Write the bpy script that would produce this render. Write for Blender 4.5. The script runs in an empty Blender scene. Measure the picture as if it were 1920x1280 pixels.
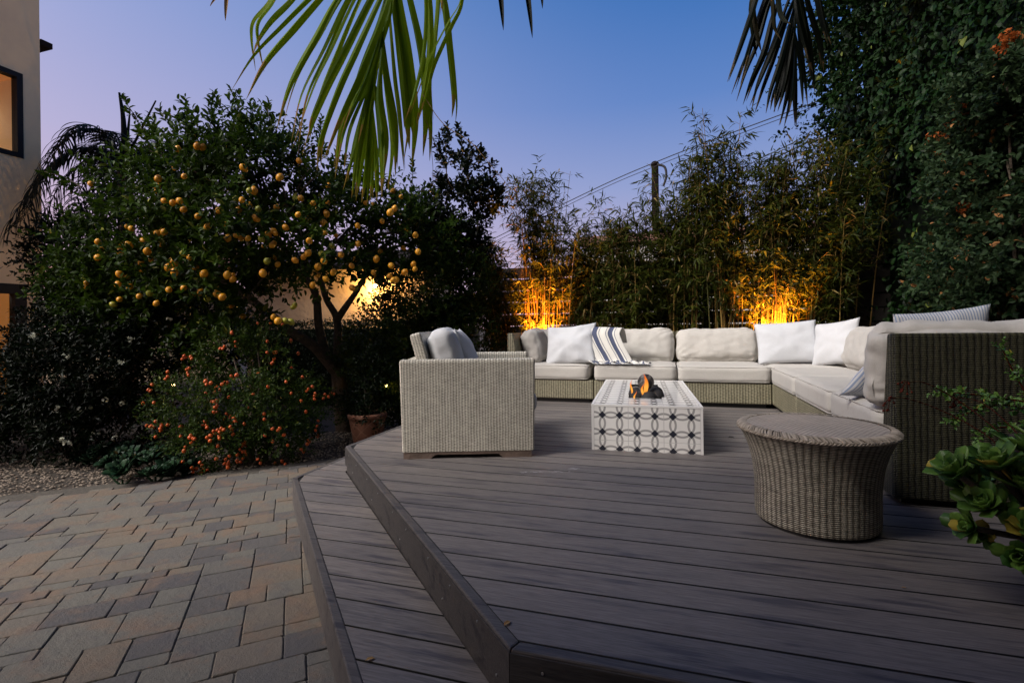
import bpy, bmesh, math, random
import numpy as np
from mathutils import Vector, Matrix, noise

R = math.radians
PI = math.pi
rng = np.random.default_rng(11)
random.seed(5)
scene = bpy.context.scene
col = scene.collection

# ------------------------------------------------------------------ node helpers
class NT:
    def __init__(s, mat):
        s.t = mat.node_tree; s.n = s.t.nodes; s.l = s.t.links
    def new(s, typ, **kw):
        n = s.n.new(typ)
        for k, v in kw.items(): setattr(n, k, v)
        return n
    def link(s, a, b): s.l.new(a, b)
    def setin(s, sock, v):
        if isinstance(v, (int, float)): sock.default_value = v
        elif isinstance(v, tuple): sock.default_value = v
        else: s.link(v, sock)
    def math(s, op, a, b=0.0, c=None, clamp=False):
        n = s.new('ShaderNodeMath', operation=op, use_clamp=clamp)
        s.setin(n.inputs[0], a); s.setin(n.inputs[1], b)
        if c is not None: s.setin(n.inputs[2], c)
        return n.outputs[0]
    def mix(s, f, a, b, blend='MIX'):
        n = s.new('ShaderNodeMix', data_type='RGBA', blend_type=blend)
        s.setin(n.inputs['Factor'], f) if not isinstance(f, (int, float)) else setattr(n.inputs[0], 'default_value', f)
        for i, v in ((6, a), (7, b)):
            if isinstance(v, tuple): n.inputs[i].default_value = (*v[:3], 1)
            else: s.link(v, n.inputs[i])
        return n.outputs[2]
    def noise(s, vec, scale, detail=3, rough=.55, dist=0.0):
        n = s.new('ShaderNodeTexNoise'); n.inputs['Scale'].default_value = scale
        n.inputs['Detail'].default_value = detail; n.inputs['Roughness'].default_value = rough
        n.inputs['Distortion'].default_value = dist
        if vec is not None: s.link(vec, n.inputs['Vector'])
        return n.outputs['Fac']
    def ramp(s, f, stops):
        n = s.new('ShaderNodeValToRGB'); e = n.color_ramp.elements
        while len(e) < len(stops): e.new(.5)
        for k, (p, c) in zip(e, stops):
            k.position = p; k.color = (*c, 1) if len(c) == 3 else c
        s.setin(n.inputs[0], f); return n.outputs[0]
    def vscale(s, vec, sc):
        n = s.new('ShaderNodeMapping'); s.link(vec, n.inputs[0]); n.inputs['Scale'].default_value = sc
        return n.outputs[0]
    def sep(s, vec):
        n = s.new('ShaderNodeSeparateXYZ'); s.link(vec, n.inputs[0]); return n.outputs
    def comb(s, x, y, z=0.0):
        n = s.new('ShaderNodeCombineXYZ')
        for i, v in enumerate((x, y, z)): s.setin(n.inputs[i], v)
        return n.outputs[0]
    def coord(s, kind='Object'): return s.new('ShaderNodeTexCoord').outputs[kind]
    def attr(s, name):
        n = s.new('ShaderNodeAttribute', attribute_name=name); return n
    def bump(s, h, strength=.5, dist=.01):
        n = s.new('ShaderNodeBump'); n.inputs['Strength'].default_value = strength
        n.inputs['Distance'].default_value = dist; s.link(h, n.inputs['Height']); return n.outputs[0]

def newmat(name):
    m = bpy.data.materials.new(name); m.use_nodes = True
    t = NT(m); b = t.n['Principled BSDF']
    return m, t, b
def setc(t, b, c):
    if isinstance(c, tuple): b.inputs['Base Color'].default_value = (*c, 1)
    else: t.link(c, b.inputs['Base Color'])

def plain(name, c1, c2=None, scale=6., rough=.6, bump=0., bscale=None, spec=.5, metal=0., coord='Object'):
    m, t, b = newmat(name)
    v = t.coord(coord)
    if c2 is None: setc(t, b, c1)
    else: setc(t, b, t.mix(t.ramp(t.noise(v, scale, 5), [(.3, (0, 0, 0)), (.7, (1, 1, 1))]), c1, c2))
    b.inputs['Roughness'].default_value = rough; b.inputs['Specular IOR Level'].default_value = spec
    b.inputs['Metallic'].default_value = metal
    if bump: t.link(t.bump(t.noise(v, bscale or scale * 4, 4), bump, .02), b.inputs['Normal'])
    return m

def leafmat(name, c1, c2, c3=None, rough=.42, trans=.22, tcol=None, spec=.09):
    m, t, b = newmat(name)
    a = t.attr('tint').outputs['Fac']
    stops = [(0., c1), (.75, c2)] + ([(.93, c2), (1., c3)] if c3 else [])
    c = t.ramp(a, stops)
    t.link(c, b.inputs['Base Color']); b.inputs['Roughness'].default_value = rough
    b.inputs['Specular IOR Level'].default_value = spec
    tr = t.new('ShaderNodeBsdfTranslucent')
    t.link(t.mix(.6, c, tcol or tuple(min(1, x * 1.6) for x in c2)), tr.inputs[0])
    mx = t.new('ShaderNodeMixShader'); mx.inputs[0].default_value = trans
    t.link(b.outputs[0], mx.inputs[1]); t.link(tr.outputs[0], mx.inputs[2])
    t.link(mx.outputs[0], t.n['Material Output'].inputs[0])
    return m

def emis(name, c, s):
    m, t, b = newmat(name)
    b.inputs['Base Color'].default_value = (*c, 1)
    b.inputs['Emission Color'].default_value = (*c, 1); b.inputs['Emission Strength'].default_value = s
    return m

# ------------------------------------------------------------------ object helpers
def tag(o, label=None, cat=None, group=None, kind=None):
    if label: o['label'] = label
    if cat: o['category'] = cat
    if group: o['group'] = group
    if kind: o['kind'] = kind
    return o
def thing(name, label, cat, loc=(0, 0, 0), rz=0., group=None):
    o = bpy.data.objects.new(name, None); col.objects.link(o)
    o.location = loc; o.rotation_euler = (0, 0, rz); o.empty_display_size = .1
    return tag(o, label, cat, group)
def link(name, me, mat, parent=None, smooth=True):
    o = bpy.data.objects.new(name, me); col.objects.link(o)
    if mat is not None: me.materials.append(mat)
    me.polygons.foreach_set('use_smooth', [bool(smooth)] * len(me.polygons))
    if parent is not None: o.parent = parent
    return o
def frombm(name, bm, mat, parent=None, smooth=False):
    me = bpy.data.meshes.new(name); bm.to_mesh(me); bm.free()
    return link(name, me, mat, parent, smooth)
def arrays(name, V, F, mat, parent=None, tint=None, smooth=True, uv=None):
    """V (n,3) array, F (m,k) array of equal-size faces"""
    me = bpy.data.meshes.new(name)
    V = np.ascontiguousarray(V, np.float32); F = np.ascontiguousarray(F, np.int32)
    k = F.shape[1]
    me.vertices.add(len(V)); me.vertices.foreach_set('co', V.ravel())
    me.loops.add(F.size); me.loops.foreach_set('vertex_index', F.ravel())
    me.polygons.add(len(F)); me.polygons.foreach_set('loop_start', np.arange(0, F.size, k, dtype=np.int32))
    try: me.polygons.foreach_set('loop_total', np.full(len(F), k, np.int32))
    except Exception: pass
    me.update(calc_edges=True)
    if tint is not None:
        a = me.attributes.new('tint', 'FLOAT', 'POINT'); a.data.foreach_set('value', np.ascontiguousarray(tint, np.float32))
    if uv is not None:
        u = me.uv_layers.new(name='UVMap'); u.data.foreach_set('uv', np.ascontiguousarray(uv[F.ravel()], np.float32).ravel())
    return link(name, me, mat, parent, smooth)

def box_uv(bm):
    uv = bm.loops.layers.uv.verify()
    for f in bm.faces:
        n = f.normal; a = max(range(3), key=lambda i: abs(n[i]))
        for l in f.loops:
            c = l.vert.co
            l[uv].uv = (c.y, c.z) if a == 0 else ((c.x, c.z) if a == 1 else (c.x, c.y))
def add_box(bm, x0, x1, y0, y1, z0, z1):
    vs = [bm.verts.new(p) for p in ((x0, y0, z0), (x1, y0, z0), (x1, y1, z0), (x0, y1, z0), (x0, y0, z1), (x1, y0, z1), (x1, y1, z1), (x0, y1, z1))]
    for f in ((0, 3, 2, 1), (4, 5, 6, 7), (0, 1, 5, 4), (1, 2, 6, 5), (2, 3, 7, 6), (3, 0, 4, 7)):
        bm.faces.new([vs[i] for i in f])
    return vs
def prism(bm, pts, z0, z1):
    a = [bm.verts.new((x, y, z0)) for x, y in pts]; b = [bm.verts.new((x, y, z1)) for x, y in pts]
    n = len(pts)
    bm.faces.new(a[::-1]); bm.faces.new(b)
    for i in range(n): bm.faces.new((a[i], a[(i + 1) % n], b[(i + 1) % n], b[i]))
def bevel(bm, r, seg=2):
    bm.normal_update()
    bmesh.ops.bevel(bm, geom=bm.edges[:], offset=r, segments=seg, affect='EDGES', profile=.5, clamp_overlap=True)
    bm.normal_update()
def boxes(name, bl, mat, parent=None, bev=0., uv=False, smooth=False, seg=2):
    bm = bmesh.new()
    for b in bl: add_box(bm, *b)
    if bev: bevel(bm, bev, seg)
    bm.normal_update()
    if uv: box_uv(bm)
    return frombm(name, bm, mat, parent, smooth)

def tube_arrays(pts, rads, n=8, cap=True):
    pts = np.array(pts, float); k = len(pts)
    T = np.gradient(pts, axis=0); T /= np.linalg.norm(T, axis=1)[:, None] + 1e-9
    V = []
    up = np.array([0, 0, 1.]) if abs(T[0][2]) < .9 else np.array([1., 0, 0])
    u = np.cross(T[0], up); u /= np.linalg.norm(u)
    for i in range(k):
        u = u - T[i] * np.dot(u, T[i]); u /= np.linalg.norm(u) + 1e-9
        w = np.cross(T[i], u)
        for j in range(n):
            a = 2 * PI * j / n; V.append(pts[i] + rads[i] * (math.cos(a) * u + math.sin(a) * w))
    F = [(i * n + j, i * n + (j + 1) % n, (i + 1) * n + (j + 1) % n, (i + 1) * n + j) for i in range(k - 1) for j in range(n)]
    return np.array(V), np.array(F, int)
def smooth_path(p, m=4):
    """Catmull-Rom refinement"""
    p = np.array(p, float)
    if len(p) < 3: return p
    q = np.vstack([2 * p[0] - p[1], p, 2 * p[-1] - p[-2]]); out = []
    for i in range(1, len(q) - 2):
        for s in range(m):
            t = s / m
            out.append(.5 * (2 * q[i] + (q[i + 1] - q[i - 1]) * t + (2 * q[i - 1] - 5 * q[i] + 4 * q[i + 1] - q[i + 2]) * t * t + (3 * q[i] - q[i - 1] - 3 * q[i + 1] + q[i + 2]) * t ** 3))
    out.append(p[-1]); return np.array(out)
class Acc:
    """collects arrays of quads/tris into one mesh"""
    def __init__(s): s.V = []; s.F = []; s.T = []; s.n = 0
    def add(s, V, F, tint=None):
        s.V.append(V); s.F.append(F + s.n); s.n += len(V)
        s.T.append(np.full(len(V), .5) if tint is None else (np.full(len(V), tint) if np.isscalar(tint) else tint))
    def tube(s, pts, r0, r1, n=7, tint=None, m=4):
        p = smooth_path(pts, m); s.add(*tube_arrays(p, np.linspace(r0, r1, len(p)), n), tint)
    def build(s, name, mat, parent=None, smooth=True):
        return arrays(name, np.vstack(s.V), np.vstack(s.F), mat, parent, np.concatenate(s.T), smooth)

# ------------------------------------------------------------------ foliage
def unit(v): return v / (np.linalg.norm(v, axis=-1, keepdims=True) + 1e-9)
LEAF = {  # (along, across, up) vertices, triangles
 'oval': (np.array([(0, 0, 0), (.3, .42, .10), (.3, -.42, .10), (.38, 0, 0), (.72, .38, .04), (.72, -.38, .04), (.75, 0, -.05), (1, 0, -.16)]),
          np.array([(0, 3, 1), (0, 2, 3), (1, 3, 6), (1, 6, 4), (2, 6, 3), (2, 5, 6), (4, 6, 7), (6, 5, 7)])),
 'diamond': (np.array([(0, 0, 0), (.42, .5, .08), (.42, -.5, .08), (.48, 0, 0), (1, 0, -.12)]),
          np.array([(0, 3, 1), (0, 2, 3), (1, 3, 4), (3, 2, 4)])),
 'lance': (np.array([(0, 0, 0), (.25, .5, .03), (.25, -.5, .03), (.6, .35, -.06), (.6, -.35, -.06), (1, 0, -.22)]),
          np.array([(0, 2, 1), (1, 2, 4), (1, 4, 3), (3, 4, 5)])),
}
def leaves(P, D, N, Ln, W, shape, tint):
    """arrays of leaves: base P, direction D, normal N, length Ln, width W"""
    tv, tf = LEAF[shape]
    D = unit(D); S = unit(np.cross(N, D)); N2 = np.cross(D, S)
    n = len(P)
    V = (P[:, None, :] + tv[None, :, 0, None] * (Ln[:, None, None] * D[:, None, :])
         + tv[None, :, 1, None] * (W[:, None, None] * S[:, None, :]) + tv[None, :, 2, None] * (Ln[:, None, None] * N2[:, None, :]))
    F = tf[None] + (np.arange(n) * len(tv))[:, None, None]
    return V.reshape(-1, 3), F.reshape(-1, 3), np.repeat(tint, len(tv))
def sprays(T0, D, L, per, ll, ww, shape, droop=.15, seed=0, up=.5):
    """twigs starting at T0 along D with alternate leaves"""
    r = np.random.default_rng(seed); n = len(T0); D = unit(D)
    i = np.tile(np.arange(per), n); k = np.repeat(np.arange(n), per)
    f = (i + .5) / per
    B = T0[k] + D[k] * (f * L[k])[:, None]; B[:, 2] -= droop * (f ** 2) * L[k]
    a = i * 2.4 + np.repeat(r.uniform(0, 6.28, n), per) + r.normal(0, .3, len(i))
    e1 = unit(np.cross(D, np.array([.13, .21, 1.]))); e2 = np.cross(D, e1)
    rad = e1[k] * np.cos(a)[:, None] + e2[k] * np.sin(a)[:, None]
    d = rad + D[k] * (.35 + .9 * f)[:, None] + r.normal(0, .2, (len(i), 3)); d[:, 2] += .10
    nrm = D[k] * .6 + np.array([0, 0, up]) + r.normal(0, .35, (len(i), 3))
    sz = r.uniform(.65, 1.15, len(i)) * (1 - .35 * f)
    t = np.clip(np.repeat(r.uniform(0, .75, n), per) + r.normal(0, .12, len(i)), 0, .92)
    t = np.where(r.random(len(i)) < .02, 1.0, t)
    return leaves(B, d, nrm, ll * sz, ww * sz, shape, t)
def blob_tips(blobs, n, seed, shell=.55, thresh=-.18, nscale=2.6, upbias=.35, squash=1.):
    """twig origins and directions through the volume of a crown with gaps in it"""
    r = np.random.default_rng(seed); b = np.array(blobs, float)
    w = b[:, 3] ** 2.2; k = r.choice(len(b), n * 2, p=w / w.sum())
    d = unit(r.normal(size=(n * 2, 3)))
    f = shell + (1 - shell) * r.random(n * 2) ** .7
    P = b[k, :3] + d * (b[k, 3] * f)[:, None] * np.array([1, 1, squash])
    keep = np.array([noise.noise(Vector(p * nscale) + Vector((seed * 3.1, 0, 0))) > thresh for p in P])
    P, d = P[keep][:n], d[keep][:n]
    d = d + np.array([0, 0, upbias]) + r.normal(0, .35, d.shape)
    return P, unit(d)
def crown(name, blobs, n, mat, parent, L=.25, per=8, ll=.08, ww=.04, shape='oval', seed=1, **kw):
    P, D = blob_tips(blobs, n, seed, **kw)
    r = np.random.default_rng(seed + 50)
    V, F, t = sprays(P, D, r.uniform(.6, 1.2, len(P)) * L, per, ll, ww, shape, seed=seed)
    return arrays(name, V, F, mat, parent, t, smooth=False)

# ------------------------------------------------------------------ materials
def wicker(name, p, q, light, dark, alt=True, bump=.9, streak=.5):
    m, t, b = newmat(name)
    uv = t.coord('UV'); s = t.sep(uv); u, v = s[0], s[1]
    wob = t.math('MULTIPLY', t.math('SUBTRACT', t.noise(uv, 14, 2), .5), p * .5)
    uu = t.math('DIVIDE', t.math('ADD', u, wob), p); vv = t.math('DIVIDE', v, q)
    row = t.math('FLOOR', vv)
    ang = t.math('MULTIPLY', uu, PI)
    if alt: ang = t.math('ADD', ang, t.math('MULTIPLY', row, PI))
    wv = t.math('COSINE', ang)
    wv = t.math('ABSOLUTE', wv) if not alt else t.math('ADD', t.math('MULTIPLY', wv, .5), .5)
    prof = t.math('SINE', t.math('MULTIPLY', t.math('FRACT', vv), PI))
    h = t.math('MULTIPLY', prof, t.math('ADD', t.math('MULTIPLY', wv, .65), .35))
    # strands differ from row to row and fade along their length
    sv = t.comb(t.math('MULTIPLY', u, 9.), t.math('MULTIPLY', row, .73), 0.)
    st = t.noise(sv, 1.7, 3, .7)
    cu = t.math('FLOOR', t.math('MULTIPLY', uu, .5))
    cn = t.noise(t.comb(t.math('MULTIPLY', cu, .61), t.math('MULTIPLY', v, 2.), 3.), 2.3, 2)
    f = t.math('ADD', t.math('MULTIPLY', h, .75), t.math('ADD', t.math('MULTIPLY', t.math('SUBTRACT', st, .5), streak * 2), t.math('MULTIPLY', t.math('SUBTRACT', cn, .5), streak)))
    if alt:  # upright stakes show as pale and grey stripes
        stripe = t.math('SINE', t.math('MULTIPLY', uu, PI * 2)); f = t.math('ADD', f, t.math('MULTIPLY', stripe, .19))
    c = t.ramp(f, [(0., tuple(x * .35 for x in dark)), (.28, dark), (.75, light), (1., tuple(min(1, x * 1.15) for x in light))])
    t.link(c, b.inputs['Base Color']); b.inputs['Roughness'].default_value = .5
    b.inputs['Specular IOR Level'].default_value = .35
    t.link(t.bump(h, bump, .006), b.inputs['Normal'])
    return m
M = {}
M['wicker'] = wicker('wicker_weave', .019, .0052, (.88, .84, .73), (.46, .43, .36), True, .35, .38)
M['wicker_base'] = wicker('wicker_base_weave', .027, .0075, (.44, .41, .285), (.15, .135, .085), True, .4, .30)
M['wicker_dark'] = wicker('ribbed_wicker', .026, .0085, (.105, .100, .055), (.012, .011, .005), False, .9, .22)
M['wicker_stool'] = wicker('stool_wicker', .025, .0078, (.58, .53, .42), (.125, .108, .08), False, .9, .34)
M['wicker_top'] = wicker('stool_top_wicker', .019, .010, (.70, .615, .52), (.40, .34, .28), True, .30, .30)

def fabric(name, c, weave=900., amt=.10, stripes=None, warm=None):
    m, t, b = newmat(name)
    v = t.coord('Object')
    n1 = t.noise(v, 5., 3); n2 = t.noise(t.vscale(v, (1, 1, .12)), 260., 2); n3 = t.noise(t.vscale(v, (.12, .12, 1)), 260., 2)
    f = t.math('ADD', t.math('MULTIPLY', n1, .5), t.math('ADD', t.math('MULTIPLY', n2, .6), t.math('MULTIPLY', n3, .6)))
    cc = t.mix(t.math('MULTIPLY', t.math('SUBTRACT', f, .45), 1.2, clamp=True), tuple(x * (1 - amt * 1.6) for x in c), c)
    if stripes:
        uv = t.sep(t.coord('UV')); per, wd, sc, ax = stripes
        fr = t.math('FRACT', t.math('DIVIDE', uv[ax], per))
        cc = t.mix(t.math('LESS_THAN', fr, wd), cc, sc)
    t.link(cc, b.inputs['Base Color']); b.inputs['Roughness'].default_value = .9
    b.inputs['Specular IOR Level'].default_value = .15
    b.inputs['Sheen Weight'].default_value = .12
    rg = t.math('POWER', t.math('SUBTRACT', 1., t.math('ABSOLUTE', t.math('SUBTRACT', t.math('MULTIPLY', t.noise(v, 4.5, 2, .5, 1.4), 2.), 1.))), 5.)
    hb = t.math('ADD', t.math('ADD', t.math('MULTIPLY', t.noise(v, 13., 4, .6), .6), t.math('MULTIPLY', rg, .06)), t.math('MULTIPLY', t.math('ADD', n2, n3), .06))
    t.link(t.bump(hb, .22, .03), b.inputs['Normal'])
    return m
M['cushion'] = fabric('sand_canvas', (.525, .503, .466))
M['white_linen'] = fabric('white_linen', (.56, .575, .60), amt=.05)
M['pin_linen'] = fabric('pinstripe_linen', (.58, .58, .585), amt=.05, stripes=(.011, .26, (.52, .55, .60), 0))
M['blue_stripe'] = fabric('blue_ticking', (.60, .60, .61), amt=.05, stripes=(.014, .42, (.24, .30, .42), 0))

def throw_mat():
    m, t, b = newmat('striped_throw')
    uv = t.sep(t.coord('UV')); u, v = uv[0], uv[1]     # u across 0..1
    f = t.math('FRACT', t.math('ADD', t.math('MULTIPLY', u, 3.0), .06))
    wide = t.math('MULTIPLY', t.math('GREATER_THAN', f, .28), t.math('LESS_THAN', f, .60))
    l1 = t.math('COMPARE', f, .16, .022); l2 = t.math('COMPARE', f, .72, .022)
    k = t.math('MAXIMUM', wide, t.math('MULTIPLY', t.math('MAXIMUM', l1, l2), .8))
    n = t.noise(t.coord('UV'), 60, 2)
    c = t.mix(k, (.66, .645, .60), t.mix(n, (.045, .055, .10), (.10, .115, .18)))
    t.link(c, b.inputs['Base Color']); b.inputs['Roughness'].default_value = .95; b.inputs['Specular IOR Level'].default_value = .1
    t.link(t.bump(t.noise(t.coord('UV'), 90, 3), .35, .01), b.inputs['Normal'])
    return m
M['throw'] = throw_mat()

def deck_mat(name, k=1.0):
    m, t, b = newmat(name)
    v = t.coord('Object'); a = t.attr('tint').outputs['Fac']
    dv = t.new('ShaderNodeVectorMath', operation='ADD'); t.link(v, dv.inputs[0])
    t.link(t.comb(t.math('MULTIPLY', a, 37.), 0., 0.), dv.inputs[1]); v2 = dv.outputs[0]
    g = t.noise(t.vscale(v2, (1.4, 34, 34)), 3., 5, .7)
    fine = t.noise(t.vscale(v2, (5, 75, 75)), 3., 3, .6)
    streak = t.noise(t.vscale(v2, (1.3, 14, 14)), 1.6, 4, .62)
    spots = t.ramp(streak, [(.53, (0, 0, 0)), (.64, (1, 1, 1))])
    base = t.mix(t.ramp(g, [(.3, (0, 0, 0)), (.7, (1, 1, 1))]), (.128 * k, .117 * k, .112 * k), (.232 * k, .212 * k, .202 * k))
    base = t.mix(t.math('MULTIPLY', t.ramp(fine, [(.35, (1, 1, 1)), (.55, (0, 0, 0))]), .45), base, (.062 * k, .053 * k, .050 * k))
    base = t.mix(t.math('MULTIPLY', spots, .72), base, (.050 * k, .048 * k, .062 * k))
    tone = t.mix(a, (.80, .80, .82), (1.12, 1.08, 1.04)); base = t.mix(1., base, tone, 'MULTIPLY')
    t.link(base, b.inputs['Base Color'])
    b.inputs['Roughness'].default_value = .50; b.inputs['Specular IOR Level'].default_value = .38
    t.link(t.bump(t.math('ADD', t.math('MULTIPLY', g, .5), fine), .30, .004), b.inputs['Normal'])
    return m
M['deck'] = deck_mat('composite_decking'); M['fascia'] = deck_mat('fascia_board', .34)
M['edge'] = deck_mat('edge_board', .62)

def paver_mat():
    m, t, b = newmat('tumbled_pavers')
    v = t.coord('Object'); a = t.attr('tint').outputs['Fac']
    base = t.ramp(a, [(0., (.092, .085, .085)), (.22, (.122, .114, .105)), (.42, (.145, .137, .118)), (.60, (.156, .144, .120)), (.76, (.166, .138, .106)), (.88, (.172, .132, .097)), (1., (.160, .146, .123))])
    cl = t.noise(v, 5.5, 4, .6); rust = t.ramp(cl, [(.50, (0, 0, 0)), (.68, (1, 1, 1))])
    base = t.mix(t.math('MULTIPLY', rust, .62), base, (.215, .135, .088))
    dk = t.ramp(t.noise(t.vscale(v, (1, 1, 1)), 8.3, 4, .6), [(.52, (0, 0, 0)), (.66, (1, 1, 1))])
    base = t.mix(t.math('MULTIPLY', dk, .35), base, (.085, .08, .09))
    sp = t.noise(v, 190., 2, .7); base = t.mix(t.ramp(sp, [(.35, (.25, .25, .25)), (.65, (0, 0, 0))]), base, (.05, .048, .046))
    t.link(base, b.inputs['Base Color']); b.inputs['Roughness'].default_value = .72; b.inputs['Specular IOR Level'].default_value = .35
    h = t.math('ADD', t.math('MULTIPLY', sp, .35), t.noise(v, 34., 5, .65))
    t.link(t.bump(h, .55, .012), b.inputs['Normal'])
    return m
M['paver'] = paver_mat()
M['joint_sand'] = plain('joint_sand', (.045, .040, .034), (.10, .088, .072), 40, .95, .3)
M['soil'] = plain('soil', (.030, .024, .018), (.055, .043, .033), 9, .95, .6, 60)
M['gravel'] = leafmat('pea_gravel', (.15, .12, .095), (.34, .28, .22), None, .8, 0.0)
M['stucco'] = plain('house_stucco', (.82, .64, .36), (.70, .54, .32), 1.6, .9, .35, 9)
M['tan_stucco'] = plain('tan_stucco', (.46, .36, .25), (.36, .27, .18), 3., .9, .7, 12)
M['white_stucco'] = plain('pale_stucco', (.60, .57, .53), (.50, .47, .44), 2., .9, .3)
M['frame_black'] = plain('black_frame', (.014, .014, .014), None, rough=.6, spec=.15)
M['dark_wood'] = plain('dark_fence_wood', (.012, .0085, .0065), (.022, .016, .012), 12, .75, .3)
M['eave'] = plain('dark_eave', (.012, .009, .008), (.02, .014, .012), 5, .9, spec=.1)
M['dark_pot'] = plain('dark_glazed_pot', (.022, .018, .016), (.012, .010, .009), 7, .45)
M['terra'] = plain('terracotta', (.36, .15, .085), (.27, .115, .07), 7, .8, .25)
M['roof_tile'] = plain('roof_tile', (.33, .16, .12), (.24, .13, .11), 9, .8, .3)
M['skid'] = plain('teak_skid', (.17, .12, .095), (.10, .07, .055), 14, .6, .3)
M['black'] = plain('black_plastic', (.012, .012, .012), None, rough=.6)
M['bark'] = plain('lemon_bark', (.115, .085, .06), (.06, .045, .033), 14, .9, .9, 40)
M['pole'] = plain('weathered_pole', (.010, .007, .006), (.006, .004, .004), 8, .9, spec=.05)
M['wire'] = plain('cable_black', (.01, .01, .012), None, rough=.7)
M['scuff'] = plain('scuffed_paint', (.52, .52, .54), (.36, .35, .36), 60, .9)
M['screw'] = plain('screw_steel', (.45, .44, .42), None, rough=.35, metal=.8)
M['copper'] = plain('bronze_fitting', (.10, .065, .04), None, rough=.4, metal=.9)
M['lemon_leaf'] = leafmat('lemon_leaf', (.003, .0095, .0012), (.034, .066, .006), (.16, .17, .03), .45, .22)
M['dark_leaf'] = leafmat('dark_citrus_leaf', (.001, .0026, .0007), (.005, .011, .0022), None, .4, .15)
M['shrub_leaf'] = leafmat('shrub_leaf', (.004, .012, .002), (.036, .062, .009), (.13, .15, .03), .4, .2)
M['jasmine_leaf'] = leafmat('jasmine_leaf', (.001, .002, .0007), (.004, .009, .0025), None, .4, .15)
M['ivy_leaf'] = leafmat('fig_ivy_leaf', (.001, .0038, .001), (.0075, .0235, .0045), (.12, .15, .03), .5, .10, spec=.10)
M['grey_leaf'] = leafmat('bright_shrub_leaf', (.007, .019, .007), (.036, .062, .025), (.30, .14, .05), .5, .2, spec=.10)
M['bamboo_leaf'] = leafmat('bamboo_leaf', (.011, .019, .0025), (.052, .062, .008), (.24, .17, .06), .5, .3)
M['culm'] = leafmat('bamboo_culm', (.085, .052, .016), (.26, .17, .05), (.06, .06, .02), .5, 0.)
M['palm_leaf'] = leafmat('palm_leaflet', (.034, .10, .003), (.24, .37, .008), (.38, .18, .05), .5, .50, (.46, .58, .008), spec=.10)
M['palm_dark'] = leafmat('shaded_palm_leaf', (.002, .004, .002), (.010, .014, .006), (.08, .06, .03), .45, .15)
M['palm_stalk'] = plain('palm_stalk', (.15, .17, .035), (.10, .12, .03), 12, .5)
M['succulent'] = leafmat('succulent_leaf', (.028, .088, .015), (.120, .235, .038), (.40, .32, .05), .40, .12, spec=.4)
M['succ_dark'] = leafmat('dark_succulent_leaf', (.006, .020, .011), (.018, .042, .020), None, .4, .1)
M['hedge_leaf'] = leafmat('hedge_leaf', (.002, .004, .0015), (.007, .012, .004), None, .5, .15)
M['orange_flower'] = leafmat('orange_floret', (.26, .055, .012), (.34, .095, .02), None, .6, .2)
M['white_flower'] = leafmat('white_petal', (.45, .46, .36), (.62, .63, .50), None, .6, .2)
M['red_stalk'] = leafmat('red_flower_stalk', (.045, .014, .008), (.11, .022, .012), None, .7, .05)
M['dry_leaf'] = leafmat('dry_leaf', (.28, .16, .07), (.38, .24, .10), None, .7, .15)
M['yellow_leaf'] = leafmat('yellow_leaf', (.55, .47, .03), (.62, .55, .05), None, .5, .3)

def fruit_mat(name, c1, c2, b_scale=160., bs=.25):
    m, t, b = newmat(name)
    v = t.coord('Object'); oi = t.new('ShaderNodeObjectInfo').outputs['Random']
    t.link(t.mix(t.math('MULTIPLY_ADD', oi, .6, t.math('MULTIPLY', t.noise(v, 20., 2), .4)), c1, c2), b.inputs['Base Color'])
    b.inputs['Roughness'].default_value = .42
    t.link(t.bump(t.noise(v, b_scale, 2), bs, .004), b.inputs['Normal'])
    b.inputs['Subsurface Weight'].default_value = .08; b.inputs['Subsurface Radius'].default_value = (.01, .006, .002)
    return m
M['lemon'] = fruit_mat('lemon_rind', (.62, .24, .006), (.68, .33, .012))
M['green_lemon'] = fruit_mat('green_lemon_rind', (.20, .22, .015), (.34, .30, .02))
M['kumquat'] = fruit_mat('kumquat_rind', (.44, .062, .006), (.56, .11, .010))

def tile_mat():
    m, t, b = newmat('patterned_tile')
    uv = t.sep(t.coord('UV')); TS = .235; S = TS / 2
    u = t.math('DIVIDE', uv[0], S); v = t.math('DIVIDE', uv[1], S)
    px = t.math('ABSOLUTE', t.math('SUBTRACT', t.math('FRACT', u), .5)); py = t.math('ABSOLUTE', t.math('SUBTRACT', t.math('FRACT', v), .5))
    def dist(cx, cy):
        a = t.math('SUBTRACT', px, cx); c = t.math('SUBTRACT', py, cy)
        return t.math('SQRT', t.math('ADD', t.math('MULTIPLY', a, a), t.math('MULTIPLY', c, c)))
    ring = None
    for c in ((.5, .5), (-.5, .5), (.5, -.5)):
        k = t.math('COMPARE', dist(*c), .655, .060); ring = k if ring is None else t.math('MAXIMUM', ring, k)
    dd = t.math('ADD', t.math('POWER', px, .9), t.math('POWER', py, .9)); dia = t.math('LESS_THAN', dd, .262)
    # the motif keeps clear of the tile's own edge
    n = t.noise(t.coord('UV'), 9., 3)
    base = t.mix(n, (.80, .785, .76), (.87, .86, .84))
    c = t.mix(ring, base, (.37, .365, .36)); c = t.mix(dia, c, (.022, .024, .036))
    tu = t.math('DIVIDE', uv[0], TS); tv = t.math('DIVIDE', uv[1], TS)
    def edge(x): return t.math('GREATER_THAN', t.math('ABSOLUTE', t.math('SUBTRACT', t.math('FRACT', x), .5)), .5 - .0075)
    g = t.math('MAXIMUM', edge(tu), edge(tv))
    c = t.mix(g, c, (.52, .51, .50))
    t.link(c, b.inputs['Base Color']); b.inputs['Roughness'].default_value = .20; b.inputs['Specular IOR Level'].default_value = .8
    t.link(t.bump(t.math('SUBTRACT', 1., g), .5, .003), b.inputs['Normal'])
    return m
M['tile'] = tile_mat()
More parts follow.
